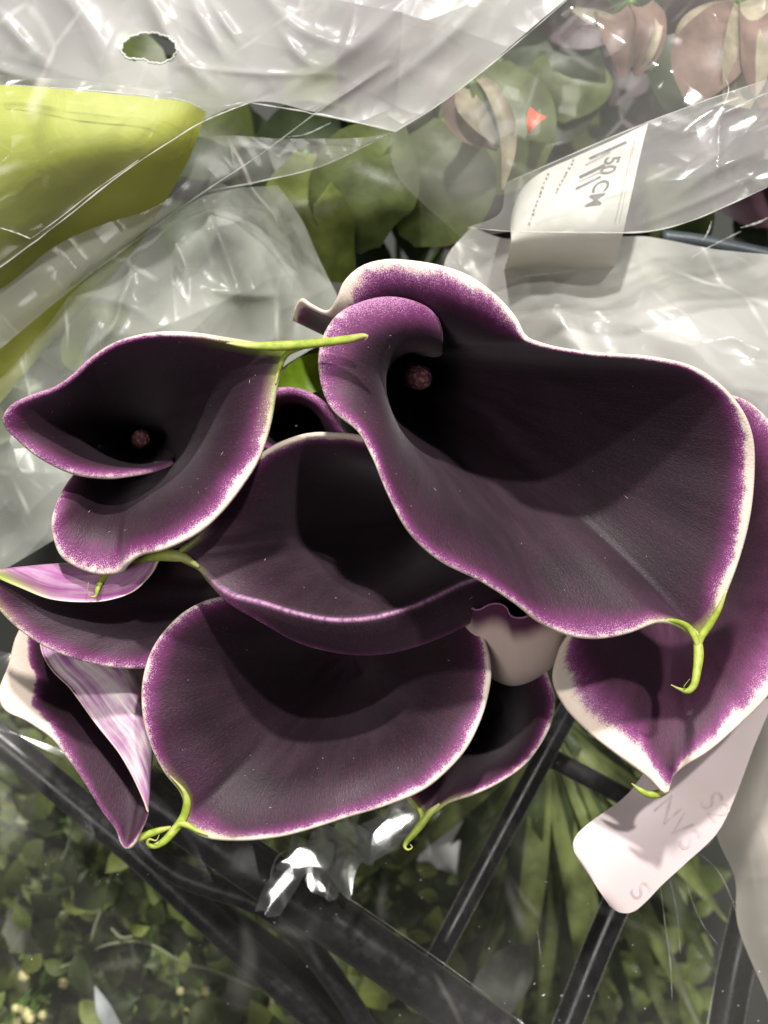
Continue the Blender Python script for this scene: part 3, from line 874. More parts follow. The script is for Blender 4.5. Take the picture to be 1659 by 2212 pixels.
def crease(parent, G, pts, r, mat, name='crease', lift=0.0):
    """a raised fold along a sheet"""
    q = catmull([(p[0], p[1], 0) for p in pts], max(10, 8 * len(pts)))
    X = np.array([on_sheet(G, a[0], a[1], lift) for a in q])
    X[:, 2] = np.convolve(np.pad(X[:, 2], 2, 'edge'), np.ones(5) / 5, 'valid')
    rad = r * np.sin(np.linspace(0.12, np.pi - 0.12, len(q))) ** 0.5 * (0.65 + 0.45 * np.sin(np.linspace(0, 3 + len(pts) * 2.1, len(q)) + pts[0][0]) * np.sin(np.linspace(0, len(pts) * 5.3, len(q))))
    return tube(name, X, rad, mat, parent, 6)


F_TOP = film_mat('film_milky', 0.52, (0.64, 0.63, 0.61), 0.30, 0.12, lo=0.6, cell=38, slope=0.16, crease=0.25, rot=0.9)
F_BAND = film_mat('film_band', 0.30, (0.80, 0.79, 0.75), 0.16, 0.16, lo=0.35, cell=45, slope=0.18, crease=0.35, rot=0.9, stretch=(0.4, 1, 1))
F_MID = film_mat('film_crumpled', 0.36, (0.78, 0.80, 0.72), 0.30, 0.14, lo=0.2, streak=(7, 4, 5), cell=36, slope=0.30, crease=0.45, rot=-0.5, soft=0.12)
F_CLEAR = film_mat('film_clear', 0.22, (0.75, 0.75, 0.70), 0.12, 0.12, cell=40, slope=0.12, crease=0.12)
F_LOW = film_mat('film_lower', 0.042, (0.75, 0.72, 0.68), 0.12, 0.06, lo=0.5, cell=28, slope=0.06, crease=0.10, rot=1.0, stretch=(0.35, 1, 1))
F_FOLD = film_mat('film_fold', 0.62, (0.88, 0.88, 0.85), 0.25, 0.1, lo=0.8, crease=0)
F_FAINT = film_mat('film_faint_fold', 0.30, (0.80, 0.78, 0.74), 0.2, 0.1, crease=0)

# --- milky film at the top, with a punched hole
root = empty('cellophane_sleeve', P(500, 200, -10), 'milky clear film with a ragged punched hole above the lime sheet', 'film')
hc = P(322, 104, -6)


def hole_fn(c):
    zz = (0.30 - c[..., 2]) / 0.30
    u = c[..., 0] * 1e4 / zz + 829.5
    v = 1106 - c[..., 1] * 1e4 / zz
    ang = np.arctan2(v - 106, u - 322)
    rr = np.hypot((u - 322) / 60, (v - 106) / 35)
    edge = 1 + 0.03 * np.sin(ang * 13) + 0.02 * np.sin(ang * 29) - 0.34 * np.exp(-((ang - 1.9) / 0.5) ** 2)
    return rr < edge


film1 = [
    [(-120, -120, -6), (300, -120, -5.5), (700, -120, -5), (1050, -120, -5), (1400, -120, -5.5)],
    [(-120, 120, -6.5), (250, 80, -5.8), (620, 60, -5.2), (950, 40, -5), (1225, 0, -5.2)],
    [(-120, 330, -7), (150, 255, -6.2), (440, 180, -5.5), (750, 160, -5.2), (1010, 182, -5.2)],
    [(-120, 660, -7.5), (0, 578, -6.8), (270, 370, -6), (540, 222, -5.5), (700, 250, -5.3), (855, 283, -5.2)]]
fo, G1 = sheet('film', film1, F_TOP, root, 420, 300, dict(amp=1, layers=[(14, .12), (60, .06), (260, .012)], seed=3, stretch=2.2, ang=-0.6), hole_fn, folds=[
    ([(310, -40), (350, 50), (390, 120), (470, 200)], .35, 16), ([(405, -20), (440, 50), (490, 130)], .28, 14), ([(455, 5), (485, 50), (520, 100)], .2, 9), ([(-20, 10), (50, 90), (110, 150)], .3, 16), ([(-30, 140), (40, 168), (110, 180)], .35, 14), ([(120, -40), (200, 60), (240, 160)], .25, 20),
    ([(380, 145), (560, 160), (740, 165)], .12, 8), ([(600, 60), (660, 135), (700, 150)], .2, 12), ([(770, 0), (752, 80), (735, 130)], .1, 6), ([(900, -20), (760, 110), (620, 200)], .3, 18), ([(1100, -60), (960, 90), (820, 200)], .2, 14), ([(560, -20), (640, 60), (760, 110)], .2, 14), ([(840, 140), (700, 232), (560, 300)], .25, 7)])
ringp = []
for a_ in np.linspace(0, 2 * np.pi, 160):
    e_ = 1.0 + 0.03 * math.sin(a_ * 13) + 0.02 * math.sin(a_ * 29) - 0.34 * math.exp(-((((a_ + math.pi) % (2 * math.pi)) - math.pi - 1.9) / 0.5) ** 2)
    ringp.append(on_sheet(G1, 322 + 60 * e_ * math.cos(a_), 106 + 35 * e_ * math.sin(a_), 0.0))
tube('hole_edge', ringp, 0.03, F_FOLD, fo, 6)
for pts, r in [([(540, 222), (640, 238), (760, 262), (855, 283)], .035), ([(855, 283), (930, 238), (1010, 180), (1120, 90), (1225, 0)], .02), ([(440, 262), (490, 240), (540, 222)], .03)]:
    crease(fo, G1, pts, r, F_FOLD)

# --- folded band of film below it
root = empty('cellophane_band', P(400, 450, -11), 'long folded film band crossing diagonally between lime sheet and round green leaves', 'film')
fo, G2 = sheet('film', [
    [(1010, 182, -5.6), (855, 283, -5.8), (640, 300, -6.2), (430, 300, -6.6), (240, 410, -7.2), (-100, 660, -8)],
    [(960, 215, -5.6), (850, 285, -5.8), (690, 340, -6.2), (520, 372, -6.6), (340, 470, -7.2), (-100, 760, -8)],
    [(930, 240, -5.7), (830, 296, -5.9), (690, 362, -6.3), (560, 395, -6.7), (420, 440, -7.3), (200, 590, -7.8), (-100, 840, -8.4)]], F_BAND, root, 220, 60, dict(amp=1, layers=[(30, .06), (160, .03)], seed=9, stretch=4, ang=0.7))
for pts, r in [([(840, 140), (700, 232), (560, 335), (425, 425), (300, 515), (210, 582)], .02), ([(830, 296), (690, 360), (560, 392), (440, 415)], .02), ([(620, 296), (660, 290), (715, 265)], .025)]:
    crease(fo, G2, pts, r, F_FOLD)

# --- lime sheet
k = NT('lime_paper')
n = k.noise(k.coord(), 22, 4, 0.6, 0.8)
k.put(k.bsdf.inputs['Base Color'], k.mix(k.ramp(n, 0.3, 0.75), (0.29, 0.32, 0.035), (0.40, 0.42, 0.075)))
k.bsdf.inputs['Roughness'].default_value = 0.6
k.bump(k.noise(k.coord(), 60, 4, 0.6, 1.0), 0.25, 0.002)
LIME = k.m
lime, GL = sheet('wrapping_paper', [
    [(-140, 172, -5.2), (0, 182, -4.9), (150, 192, -4.7), (300, 205, -4.8), (400, 218, -5.0), (444, 240, -5.4)],
    [(-140, 330, -5.0), (0, 320, -4.6), (150, 310, -4.5), (260, 305, -4.6), (350, 310, -5.0), (414, 330, -5.8)],
    [(-140, 540, -6), (0, 500, -5.8), (110, 450, -5.8), (200, 425, -6), (290, 420, -6.2), (360, 430, -7)],
    [(-140, 720, -8.6), (0, 680, -8.6), (90, 600, -8.4), (150, 560, -8.2), (220, 530, -8.2), (290, 540, -8.6)],
    [(-140, 1000, -9.6), (-60, 930, -9.6), (0, 870, -9.6), (40, 820, -9.4), (90, 760, -9.4), (150, 700, -9.6)]], LIME, None, 110, 120, dict(amp=1, layers=[(8, .10), (40, .06), (150, .03)], seed=21, stretch=1.8, ang=0.4))
root = empty('cellophane_wrap', P(150, 380, -7), 'thin clear film creased over the lime sheet', 'film')
fo, G0 = sheet('film', [
    [(-140, 150, -4.6), (0, 160, -4.2), (200, 175, -4.0), (420, 205, -4.4), (520, 215, -4.9)],
    [(-140, 330, -4.2), (0, 320, -3.9), (180, 290, -3.8), (360, 250, -4.2), (500, 225, -4.8)],
    [(-140, 680, -5.2), (0, 578, -4.8), (130, 480, -4.6), (270, 370, -4.5), (440, 262, -4.7), (545, 221, -4.9)]], film_mat('film_over_lime', 0.06, (0.85, 0.85, 0.7), 0.18, 0.12, cell=34, slope=.18, crease=.30, rot=.7), root, 160, 120, dict(amp=1, layers=[(10, .10), (50, .07), (220, .03)], seed=23, stretch=2, ang=0.6),
    folds=[([(0, 490), (70, 515), (130, 500)], .15, 8), ([(20, 570), (190, 440), (330, 330), (430, 280)], .25, 10), ([(345, 200), (345, 260), (320, 310), (250, 330)], .15, 7), ([(0, 380), (120, 330), (260, 310)], .15, 12)])
for pts, r in [([(-60, 620), (0, 578), (130, 480), (270, 370), (380, 298), (440, 262), (540, 222)], .022), ([(0, 492), (40, 505), (66, 516)], .03), ([(0, 182), (150, 192), (300, 205), (400, 218), (438, 234)], .02), ([(66, 516), (130, 470), (200, 415), (300, 345)], .018)]:
    crease(fo, G0, pts, r, F_FOLD)
tag(lime, 'glossy lime green wrapping sheet under milky film', 'wrapping paper')

# --- crumpled film left of the flowers
root = empty('crumpled_cellophane', P(250, 800, -13), 'pale heavily crumpled film packed behind the heart shaped lily', 'film')
fo, G3 = sheet('film', [
    [(-150, 960, -9.4), (60, 760, -8.8), (210, 590, -8.2), (425, 432, -7.8), (510, 410, -8.2), (600, 400, -9.6)],
    [(-150, 1060, -8.8), (60, 860, -8.2), (230, 700, -7.4), (430, 550, -7.2), (550, 490, -8), (650, 470, -10)],
    [(-150, 1180, -8.6), (60, 1000, -7.8), (250, 850, -7.2), (430, 690, -7), (560, 610, -7.8), (690, 560, -10.4)],
    [(-150, 1320, -9), (60, 1200, -8.4), (250, 1080, -8), (430, 950, -8), (560, 830, -8.4), (760, 700, -10.5)]], F_MID, root, 240, 220, dict(amp=1, layers=[(16, .22), (70, .12), (320, .02)], seed=33, stretch=1.7, ang=0.95),
    folds=[([(300, 540), (270, 640), (250, 700), (200, 760)], .4, 10), ([(225, 670), (190, 760), (165, 830), (120, 880)], .5, 16), ([(435, 420), (470, 500), (510, 600), (540, 700)], .35, 12), ([(560, 540), (600, 640), (615, 740)], .35, 12), ([(80, 670), (190, 640), (280, 660), (340, 700)], .3, 12), ([(430, 620), (530, 640), (600, 640)], .3, 10), ([(60, 760), (130, 700), (200, 600)], .3, 14), ([(340, 480), (400, 560), (420, 660)], .3, 14)])

# --- film over the upper right bunch
root = empty('bouquet_sleeve', P(1300, 400, -12), 'clear dusty film over the pinkish flowers, its edge folded across the printed label', 'film')
fo, G4 = sheet('film', [
    [(880, -140, -7), (1200, -140, -6.5), (1500, -140, -6.5), (1800, -140, -7)],
    [(860, 180, -7), (1150, 150, -6), (1450, 120, -6), (1800, 80, -6.6)],
    [(850, 360, -7.6), (1130, 360, -6.4), (1420, 300, -5.8), (1800, 210, -6.4)],
    [(1000, 520, -8), (1120, 498, -6.6), (1400, 500, -5.8), (1490, 478, -5.7), (1660, 402, -5.8), (1800, 340, -6)]], F_CLEAR, root, 160, 160, dict(amp=1, layers=[(10, .10), (60, .04)], seed=40, stretch=2.5, ang=-0.4))
for pts, r in [([(1562, 160), (1574, 190), (1560, 240)], .02)]:
    crease(fo, G4, pts, r, F_FOLD)
fo, G4b = sheet('folded_flap', [
    [(1090, 395, -6.0), (1250, 325, -5.7), (1400, 262, -5.5), (1560, 205, -5.4), (1800, 120, -5.6)],
    [(1080, 460, -5.9), (1250, 420, -5.6), (1420, 380, -5.3), (1580, 320, -5.2), (1800, 240, -5.4)],
    [(1010, 492, -6), (1180, 502, -5.7), (1400, 500, -5.4), (1490, 478, -5.3), (1660, 402, -5.4), (1800, 340, -5.6)]], film_mat('film_flap', 0.15, (0.8, 0.79, 0.76), 0.14, 0.12, cell=38, slope=.12, crease=.2, rot=-.4, stretch=(.4, 1, 1)), root, 200, 90, dict(amp=1, layers=[(14, .05), (70, .015)], seed=47, stretch=3, ang=-0.4),
    folds=[([(1380, 488), (1500, 440), (1600, 395), (1700, 350)], .15, 8), ([(1480, 290), (1555, 250), (1660, 205)], .2, 8), ([(1450, 430), (1540, 370), (1659, 320)], .2, 12), ([(1555, 245), (1550, 330), (1540, 400)], .12, 7)])
for pts, r in [([(1010, 492), (1110, 500), (1250, 502), (1400, 500), (1490, 478), (1580, 440), (1658, 404)], .025), ([(1110, 388), (1250, 327), (1400, 264), (1530, 215), (1658, 172)], .02), ([(1565, 243), (1610, 222), (1658, 200)], .03), ([(1492, 285), (1530, 272), (1555, 250)], .025)]:
    crease(fo, G4b, pts, r, F_FOLD)

# --- printed label
M_LABEL = simple_mat('label_paper', (0.74, 0.71, 0.66), 0.55, .06, 40, .05)
M_INK = simple_mat('label_ink', (0.075, 0.06, 0.065), 0.6, .3, 200, 0)
M_INK_PALE = simple_mat('label_ink_pale', (0.26, 0.19, 0.17), 0.6, .3, 300, 0)
M_INK_GREY = simple_mat('label_ink_grey', (0.36, 0.34, 0.32), 0.6, .2, 300, 0)
root = empty('price_label', P(1240, 450, -8), 'cream paper label printed 50 CM with barcode bars under the folded film', 'label')
fo, GB = sheet('paper', [
    [(1104, 470, -8.6), (1112, 440, -8.5), (1130, 405, -8.4), (1165, 375, -8.2), (1240, 340, -8.0), (1330, 300, -7.8), (1400, 266, -7.7)],
    [(1103, 490, -7.6), (1112, 470, -7.5), (1140, 440, -7.4), (1180, 415, -7.3), (1250, 390, -7.2), (1320, 365, -7.1), (1384, 330, -7.1)],
    [(1104, 520, -7.2), (1140, 510, -7.1), (1180, 505, -7.0), (1220, 502, -7.0), (1260, 500, -6.9), (1300, 500, -6.9), (1347, 498, -6.9)],
    [(1085, 600, -9.6), (1130, 598, -9.6), (1180, 596, -9.5), (1220, 592, -9.4), (1260, 590, -9.3), (1300, 588, -9.2), (1325, 585, -9.2)]], M_LABEL, root, 70, 70)


def glyphs(body, bold=0.0):
    cu = bpy.data.curves.new('glyphs', 'FONT')
    cu.body = body
    cu.size = 1.0
    cu.offset = bold
    ob = bpy.data.objects.new('glyphs', cu)
    C.objects.link(ob)
    bpy.context.view_layer.update()
    me = bpy.data.meshes.new_from_object(ob.evaluated_get(bpy.context.evaluated_depsgraph_get()))
    v = np.array([w.co[:2] for w in me.vertices])
    f = [tuple(p.vertices) for p in me.polygons]
    bpy.data.objects.remove(ob)
    bpy.data.curves.remove(cu)
    bpy.data.meshes.remove(me)
    return v, f


def write(parent, G, body, origin, tdir, udir, mat, name='lettering', bold=0.015, mirror=False, lift=0.014):
    v, f = glyphs(body, bold)
    if mirror:
        v[:, 0] = v[:, 0].max() - v[:, 0]
    pts = [on_sheet(G, origin[0] + x * tdir[0] + y * udir[0], origin[1] + x * tdir[1] + y * udir[1], lift) for x, y in v]
    return mesh_obj(name, pts, f, mat, parent, False)


def print_bar(parent, G, a, b, w, mat, name='barcode_bar'):
    a, b = np.array(a, float), np.array(b, float)
    t_ = (b - a) / np.linalg.norm(b - a)
    q = np.array([-t_[1], t_[0]]) * w / 2
    V, F = [], []
    for i, s_ in enumerate(np.linspace(0, 1, 9)):
        c_ = a + (b - a) * s_
        V += [on_sheet(G, *(c_ + q), .014), on_sheet(G, *(c_ - q), .014)]
        if i:
            F.append((2 * i - 2, 2 * i - 1, 2 * i + 1, 2 * i))
    return mesh_obj(name, V, F, mat, parent, False)


def ZL(x, y): return (1061.7 + 0.24 * x, 232.3 + 0.24 * y)


write(fo, GB, '50 CM', ZL(1035, 445), (-17, 40), (48, -7), M_INK, bold=0.02)
for a_, b_, w_, m_ in [((1215, 310), (880, 462), 6, M_INK), ((1070, 402), (840, 522), 4, M_INK_GREY), ((1020, 518), (790, 632), 7, M_INK), ((1000, 572), (780, 672), 2.5, M_INK_PALE), ((985, 622), (758, 732), 5, M_INK), ((1060, 380), (880, 470), 2, M_INK_GREY)]:
    print_bar(fo, GB, ZL(*a_), ZL(*b_), w_, m_)
for (x0, y0), (x1, y1), nseg in [((745, 465), (565, 795), 9), ((510, 590), (330, 1070), 12)]:
    for i in range(nseg):
        s0, s1 = i / nseg, (i + random.uniform(.45, .85)) / nseg
        jx = random.uniform(-5, 5)
        print_bar(fo, GB, ZL(x0 + (x1 - x0) * s0 + jx, y0 + (y1 - y0) * s0), ZL(x0 + (x1 - x0) * s1 + jx, y0 + (y1 - y0) * s1), random.uniform(3.5, 6.5), M_INK_PALE, 'small_print')
print_bar(fo, GB, ZL(1285, 300), ZL(1110, 1040), 2.5, M_INK_GREY, 'border_line')
print_bar(fo, GB, ZL(1300, 300), ZL(1150, 1040), 1.5, M_INK_GREY, 'border_line')

# --- white tissue right of the flowers
M_TISSUE = film_mat('white_tissue', 0.74, (0.84, 0.825, 0.78), 0.22, 0.14, lo=0.62, mix_t=0.2, cell=30, slope=.22, crease=.35, rot=-.6)
root = empty('tissue_paper', P(1450, 760, -13), 'crumpled white tissue sheet behind the largest lily, below the printed label', 'paper')
fo, GT = sheet('sheet', [
    [(1020, 488, -10), (1090, 512, -9.8), (1250, 510, -9.4), (1400, 512, -9.2), (1560, 540, -9.2), (1800, 560, -9.8)],
    [(960, 570, -9.5), (1100, 600, -9.0), (1280, 600, -8.6), (1440, 590, -8.0), (1600, 650, -7.8), (1800, 700, -8.6)],
    [(1000, 720, -9), (1120, 740, -8.4), (1300, 740, -7.8), (1460, 740, -7.2), (1620, 780, -7.0), (1800, 840, -7.6)],
    [(960, 980, -8.6), (1120, 980, -8.2), (1300, 980, -7.8), (1460, 980, -7.4), (1620, 980, -7.2), (1800, 1000, -7.4)]], M_TISSUE, root, 150, 120, dict(amp=1, layers=[(9, .30), (40, .16), (170, .05)], seed=55, stretch=1.6, ang=-0.7))
for pts, r in [([(1330, 560), (1240, 582), (1110, 600)], .03), ([(1490, 560), (1530, 535), (1600, 500)], .025), ([(1518, 520), (1530, 500), (1537, 478)], .025), ([(1600, 492), (1640, 480), (1659, 470)], .03)]:
    crease(fo, GT, pts, r, F_FOLD)

# --- pale paper at the lower right
M_SLEEVE = film_mat('beige_sleeve', 0.90, (0.62, 0.56, 0.50), 0.35, 0.05, lo=0.93, cell=32, slope=.12, crease=.08, rot=.4)
root = empty('paper_sleeve', P(1680, 1900, -13), 'beige white paper sleeve at the corner beside the pale tag', 'paper')
fo, GS = sheet('sheet', [
    [(1625, 1480, -8), (1700, 1480, -7.4), (1850, 1480, -8)],
    [(1600, 1640, -8), (1680, 1640, -7.2), (1850, 1640, -8)],
    [(1548, 1785, -8.2), (1650, 1780, -7.2), (1850, 1780, -8)],
    [(1588, 1900, -8.4), (1680, 1890, -7.4), (1850, 1880, -8)],
    [(1596, 2000, -8.6), (1690, 2000, -7.6), (1850, 2000, -8)],
    [(1662, 2170, -8.8), (1740, 2170, -8), (1850, 2170, -8)],
    [(1700, 2300, -9), (1760, 2300, -8.4), (1850, 2300, -8.4)]], M_SLEEVE, root, 70, 120, dict(amp=1, layers=[(9, .16), (40, .05)], seed=61, stretch=1.5, ang=1.0))

# --- pale tag
k = NT('tag_stock')
n = k.noise(k.coord(), 40, 3)
k.put(k.bsdf.inputs['Base Color'], k.mix(k.ramp(n, 0.35, 0.7), (0.70, 0.58, 0.59), (0.66, 0.56, 0.54)))
k.bsdf.inputs['Roughness'].default_value = 0.45
k.bump(k.noise(k.coord(), 150, 3), 0.06, 0.001)
M_TAG = k.m
M_GHOST = simple_mat('tag_show_through', (0.58, 0.475, 0.475), 0.6, .15, 300, 0)
root = empty('paper_tag', P(1400, 1780, -6), 'pale pink tag with rounded corners and faint mirrored print hanging below a wide lily', 'tag')
rowsT = [((1240, 40), (1690, -40), -5.2), ((1150, 240), (1600, 170), -5.2), ((1050, 380), (1515, 395), -5.2), ((960, 450), (1440, 545), -5.1), ((900, 492), (1300, 680), -5.0), ((860, 525), (1200, 772), -4.9), ((835, 550), (1130, 845), -4.85), ((818, 585), (1085, 882), -4.82), ((822, 625), (1050, 893), -4.8), ((840, 660), (1015, 888), -4.8), ((875, 715), (975, 862), -4.8)]
fo, GTg = sheet('card', [[(*Z6(*a_), z_), (*Z6((a_[0] + b_[0]) / 2, (a_[1] + b_[1]) / 2), z_ + .12), (*Z6(*b_), z_ - .05)] for a_, b_, z_ in rowsT], M_TAG, root, 60, 110)


def ZT(x, y): return (1194.5 + 0.28 * x, 1526.3 + 0.28 * y)


write(fo, GTg, 'S', ZT(640, 1500), (-40, -54), (52, -36), M_GHOST, 'faint_print', 0.0, True)
write(fo, GTg, 'NVS', ZT(1010, 1120), (-38, -52), (58, -50), M_GHOST, 'faint_print', 0.0, True)
write(fo, GTg, 'S2', ZT(1240, 900), (-36, -54), (62, -36), M_GHOST, 'faint_print', 0.0, True)

# ------------------------------------------------------------------ leaves and petals


def ribbon_mesh(name, pts, widths, mat, cup=0.0, nl=16, nw=7, pleat=0.0, wave=0.0, base=False):
    """a leaf or petal: centre line (metre points), half widths in cm, cupped across"""
    q = catmull(np.column_stack([np.asarray(pts, float), np.asarray(widths, float)]), nl)
    c, hw = q[:, :3], np.maximum(q[:, 3], 0.004) * 0.01
    t_ = nrm(np.gradient(c, axis=0))
    s_ = np.cross(t_, [0, 0, 1.0])
    bad = np.linalg.norm(s_, axis=1) < 0.2
    s_[bad] = [1, 0, 0]
    s_ = nrm(s_)
    nn = np.cross(s_, t_)
    x = np.linspace(-1, 1, nw)
    V = []
    for i in range(nl):
        for xx in x:
            V.append(c[i] + s_[i] * hw[i] * xx + nn[i] * hw[i] * (cup * (xx * xx - .4) + pleat * (abs(xx * 3 % 1 - .5) - .25)) + np.array([0, 0, wave * 0.01 * math.sin(i * 1.1 + xx * 2)]))
    return V, grid_faces(nl, nw)


def ribbon(name, pts, widths, mat, parent=None, **kw):
    V, F = ribbon_mesh(name, [P(*p) for p in pts], widths, mat, **kw)
    return mesh_obj(name, V, F, mat, parent)


def leaf_mat(name, col, vein=1.25, rough=0.45, trans=0.15):
    return simple_mat(name, col, rough, 0.35, 90, 0.2, 0.4, trans)


M_LEAF = leaf_mat('leaf_green', (0.080, 0.100, 0.030))
M_LEAF_DK = leaf_mat('leaf_dark', (0.030, 0.042, 0.018))
M_LEAF_MAROON = leaf_mat('leaf_maroon', (0.045, 0.022, 0.030))
M_LEAF_YEL = leaf_mat('leaf_yellow', (0.115, 0.14, 0.03))
M_LEAF_LIME = leaf_mat('leaf_lime', (0.22, 0.36, 0.02), trans=0.3)
M_PETAL = leaf_mat('petal_dusty_pink', (0.21, 0.135, 0.115), trans=0.15)
M_PETAL_PALE = leaf_mat('petal_pale', (0.37, 0.32, 0.23), trans=0.15)
M_ORANGE = simple_mat('orange_petal', (0.85, 0.14, 0.08), 0.5, .1, 100, .05)

lf = ribbon('leaf_blade', [(560, 872, -4.2), (620, 828, -3.4), (660, 812, -3.2), (705, 796, -3.4), (760, 770, -4.5)], [.05, .30, .45, .40, .06], M_LEAF_LIME, None, cup=.3)
tag(lf, 'bright green leaf blade poking out beside the long straight green tip', 'leaf')

# round leaves behind the film
plant = empty('leafy_plant', (P(850, 420, -12)[0], P(850, 420, -12)[1], FLOOR), 'plant with broad olive green leaves behind the folded film band', 'plant')
foot = np.array([P(880, 420, -14)[0], P(880, 420, -14)[1], FLOOR])
for pts, w, m in [
    ([(660, 330, -12), (650, 430, -10.6), (690, 520, -10.8), (760, 600, -12)], [.3, 1.1, 1.2, .2], M_LEAF_YEL),
    ([(860, 250, -12), (800, 360, -10.8), (780, 450, -10.8), (800, 540, -12)], [.2, 1.5, 1.5, .3], M_LEAF),
    ([(960, 260, -12.5), (950, 360, -11.5), (930, 440, -11.5), (880, 520, -12.5)], [.3, 1.7, 1.6, .3], M_LEAF),
    ([(1080, 130, -15), (1080, 220, -14), (1060, 330, -14), (1020, 420, -15)], [.3, 1.7, 1.7, .3], M_LEAF),
    ([(620, 640, -12), (650, 690, -11.5), (690, 730, -12)], [.2, .7, .2], M_LEAF_DK),
    ([(1130, 60, -17), (1180, 140, -16), (1180, 230, -16.5), (1120, 300, -17)], [.3, 1.8, 1.6, .3], M_LEAF_DK),
    ([(1240, 100, -17), (1230, 180, -16), (1200, 260, -16.5)], [.3, 1.4, .3], M_LEAF)]:
    ribbon('leaf', pts, w, m, plant, cup=.25, wave=.08)
    b0 = P(*pts[0])
    tube('stalk', [b0, b0 * .6 + foot * .4 - np.array([0, 0, .01]), foot], [.10, .14, .2], M_STEM, plant, 6, 12)

# pinkish nodding flowers
def nodding(label, petals, heart, n_st):
    f = np.array([P(*heart)[0], P(*heart)[1] + .02, FLOOR])
    r_ = empty('hellebore_flower', f, label, 'flower', 'pinkish flowers under the clear film')
    for pts, w, m, cp in petals:
        ribbon('petal', pts, w, m, r_, cup=cp, nl=20, nw=9)
    tube('stem', [P(*heart), P(*heart) * .7 + f * .3 + np.array([0, .01, 0]), f], [.15, .2, .25], M_STEM, r_, 8, 16)


nodding('pale green and pink flower half folded, long drooping petal above the round leaves', [
    ([(1005, 200, -10.5), (985, 240, -10), (1010, 275, -10), (1076, 322, -10.4)], [.2, .42, .45, .08], M_PETAL, .5),
    ([(1010, 190, -10.6), (1010, 225, -9.8), (1040, 265, -9.7), (1075, 310, -10.2)], [.2, .35, .3, .05], M_PETAL_PALE, .4),
    ([(1025, 180, -10.6), (1040, 215, -10), (1060, 260, -10), (1078, 305, -10.4)], [.15, .22, .2, .05], M_LEAF, .4),
    ([(1036, 168, -10.6), (1066, 200, -9.8), (1092, 260, -9.6), (1098, 330, -9.7), (1085, 410, -10.2)], [.12, .22, .26, .20, .03], M_PETAL_PALE, .4)], (1020, 180, -10.8), 0)
nodding('faded pink flower hanging by the film fold with two narrow petals', [
    ([(1320, 25, -12), (1335, 60, -11.4), (1350, 110, -11.4), (1342, 165, -11.8)], [.5, .6, .5, .05], M_PETAL, .5),
    ([(1385, 10, -12), (1405, 50, -11.2), (1398, 110, -11.2), (1372, 165, -11.6)], [.35, .45, .40, .06], M_PETAL, .5),
    ([(1418, 15, -12), (1422, 60, -11.1), (1408, 110, -11.1), (1385, 150, -11.5)], [.05, .13, .13, .04], M_PETAL_PALE, .3),
    ([(1240, 20, -12.4), (1290, 40, -11.8), (1330, 50, -12)], [.1, .25, .2], M_PETAL_PALE, .3)], (1365, 5, -12.2), 0)
nodding('large dusty pink flower with broad veined petals beside the film corner', [
    ([(1595, 10, -12), (1560, 60, -10.8), (1520, 140, -10.5), (1500, 215, -10.8)], [.2, .75, 1.05, .35], M_PETAL, .35),
    ([(1600, 10, -12), (1605, 70, -10.7), (1610, 140, -10.4), (1590, 230, -10.8)], [.2, .5, .7, .4], M_PETAL_PALE, .35),
    ([(1610, 8, -12), (1640, 60, -10.6), (1665, 140, -10.4), (1670, 230, -10.8)], [.2, .6, .9, .4], M_PETAL, .35),
    ([(1590, 8, -12), (1530, 30, -11.2), (1490, 60, -11), (1455, 110, -11.4)], [.15, .3, .35, .1], M_PETAL_PALE, .3),
    ([(1610, 0, -12), (1660, 20, -11), (1720, 60, -11)], [.2, .7, .3], M_PETAL_PALE, .3)], (1600, 0, -12.2), 0)

# dark foliage behind, upper part
for lab, box, mats_, n_, seed_, zr in [
    ('mass of dark maroon and olive leaves behind the pinkish flowers', (900, -80, 1750, 560), (M_LEAF_DK, M_LEAF_MAROON, M_LEAF_MAROON, M_LEAF), 70, 5, (-22, -16)),
    ('dim grey green leaves behind the milky film', (-100, -80, 900, 1000), (M_LEAF_DK, M_LEAF_DK, M_LEAF), 80, 6, (-24, -17))]:
    r_ = random.Random(seed_)
    cx, cy = (box[0] + box[2]) / 2, (box[1] + box[3]) / 2
    pl = empty('foliage_plant', (P(cx, cy, -20)[0], P(cx, cy, -20)[1], FLOOR), lab, 'plant')
    ft = np.array(pl.location)
    protos = []
    for m in mats_:
        V, F = ribbon_mesh('leaf', [(0, 0, 0), (.008, .0, .004), (.02, 0, .004), (.032, 0, -.002)], [.1, .8, .9, .05], m, cup=.25, nl=9, nw=5)
        me = bpy.data.meshes.new('leaf'); me.from_pydata([tuple(v) for v in V], [], F); me.materials.append(m)
        me.polygons.foreach_set('use_smooth', [True] * len(me.polygons))
        protos.append(me)
    for i in range(n_):
        o = bpy.data.objects.new('leaf', r_.choice(protos)); C.objects.link(o)
        o.location = tuple(P(r_.uniform(box[0], box[2]), r_.uniform(box[1], box[3]), r_.uniform(*zr)))
        o.rotation_euler = (r_.uniform(-.5, .5), r_.uniform(-.5, .5), r_.uniform(0, 6.28))
        s_ = r_.uniform(.8, 1.6); o.scale = (s_, s_, s_)
        put_under(o, pl)
    tube('stem', [ft, ft + np.array([0, .005, .12]), ft + np.array([.005, 0, .19])], [.3, .25, .15], M_STEM, pl, 8, 10)

op = ribbon('orange_petal', [(1162, 243, -13), (1152, 258, -12.8), (1147, 272, -12.8), (1144, 292, -13)], [.30, .20, .12, .01], M_ORANGE, None, cup=.2)
tag(op, 'tiny bright orange red petal tip among the dark leaves', 'petal')

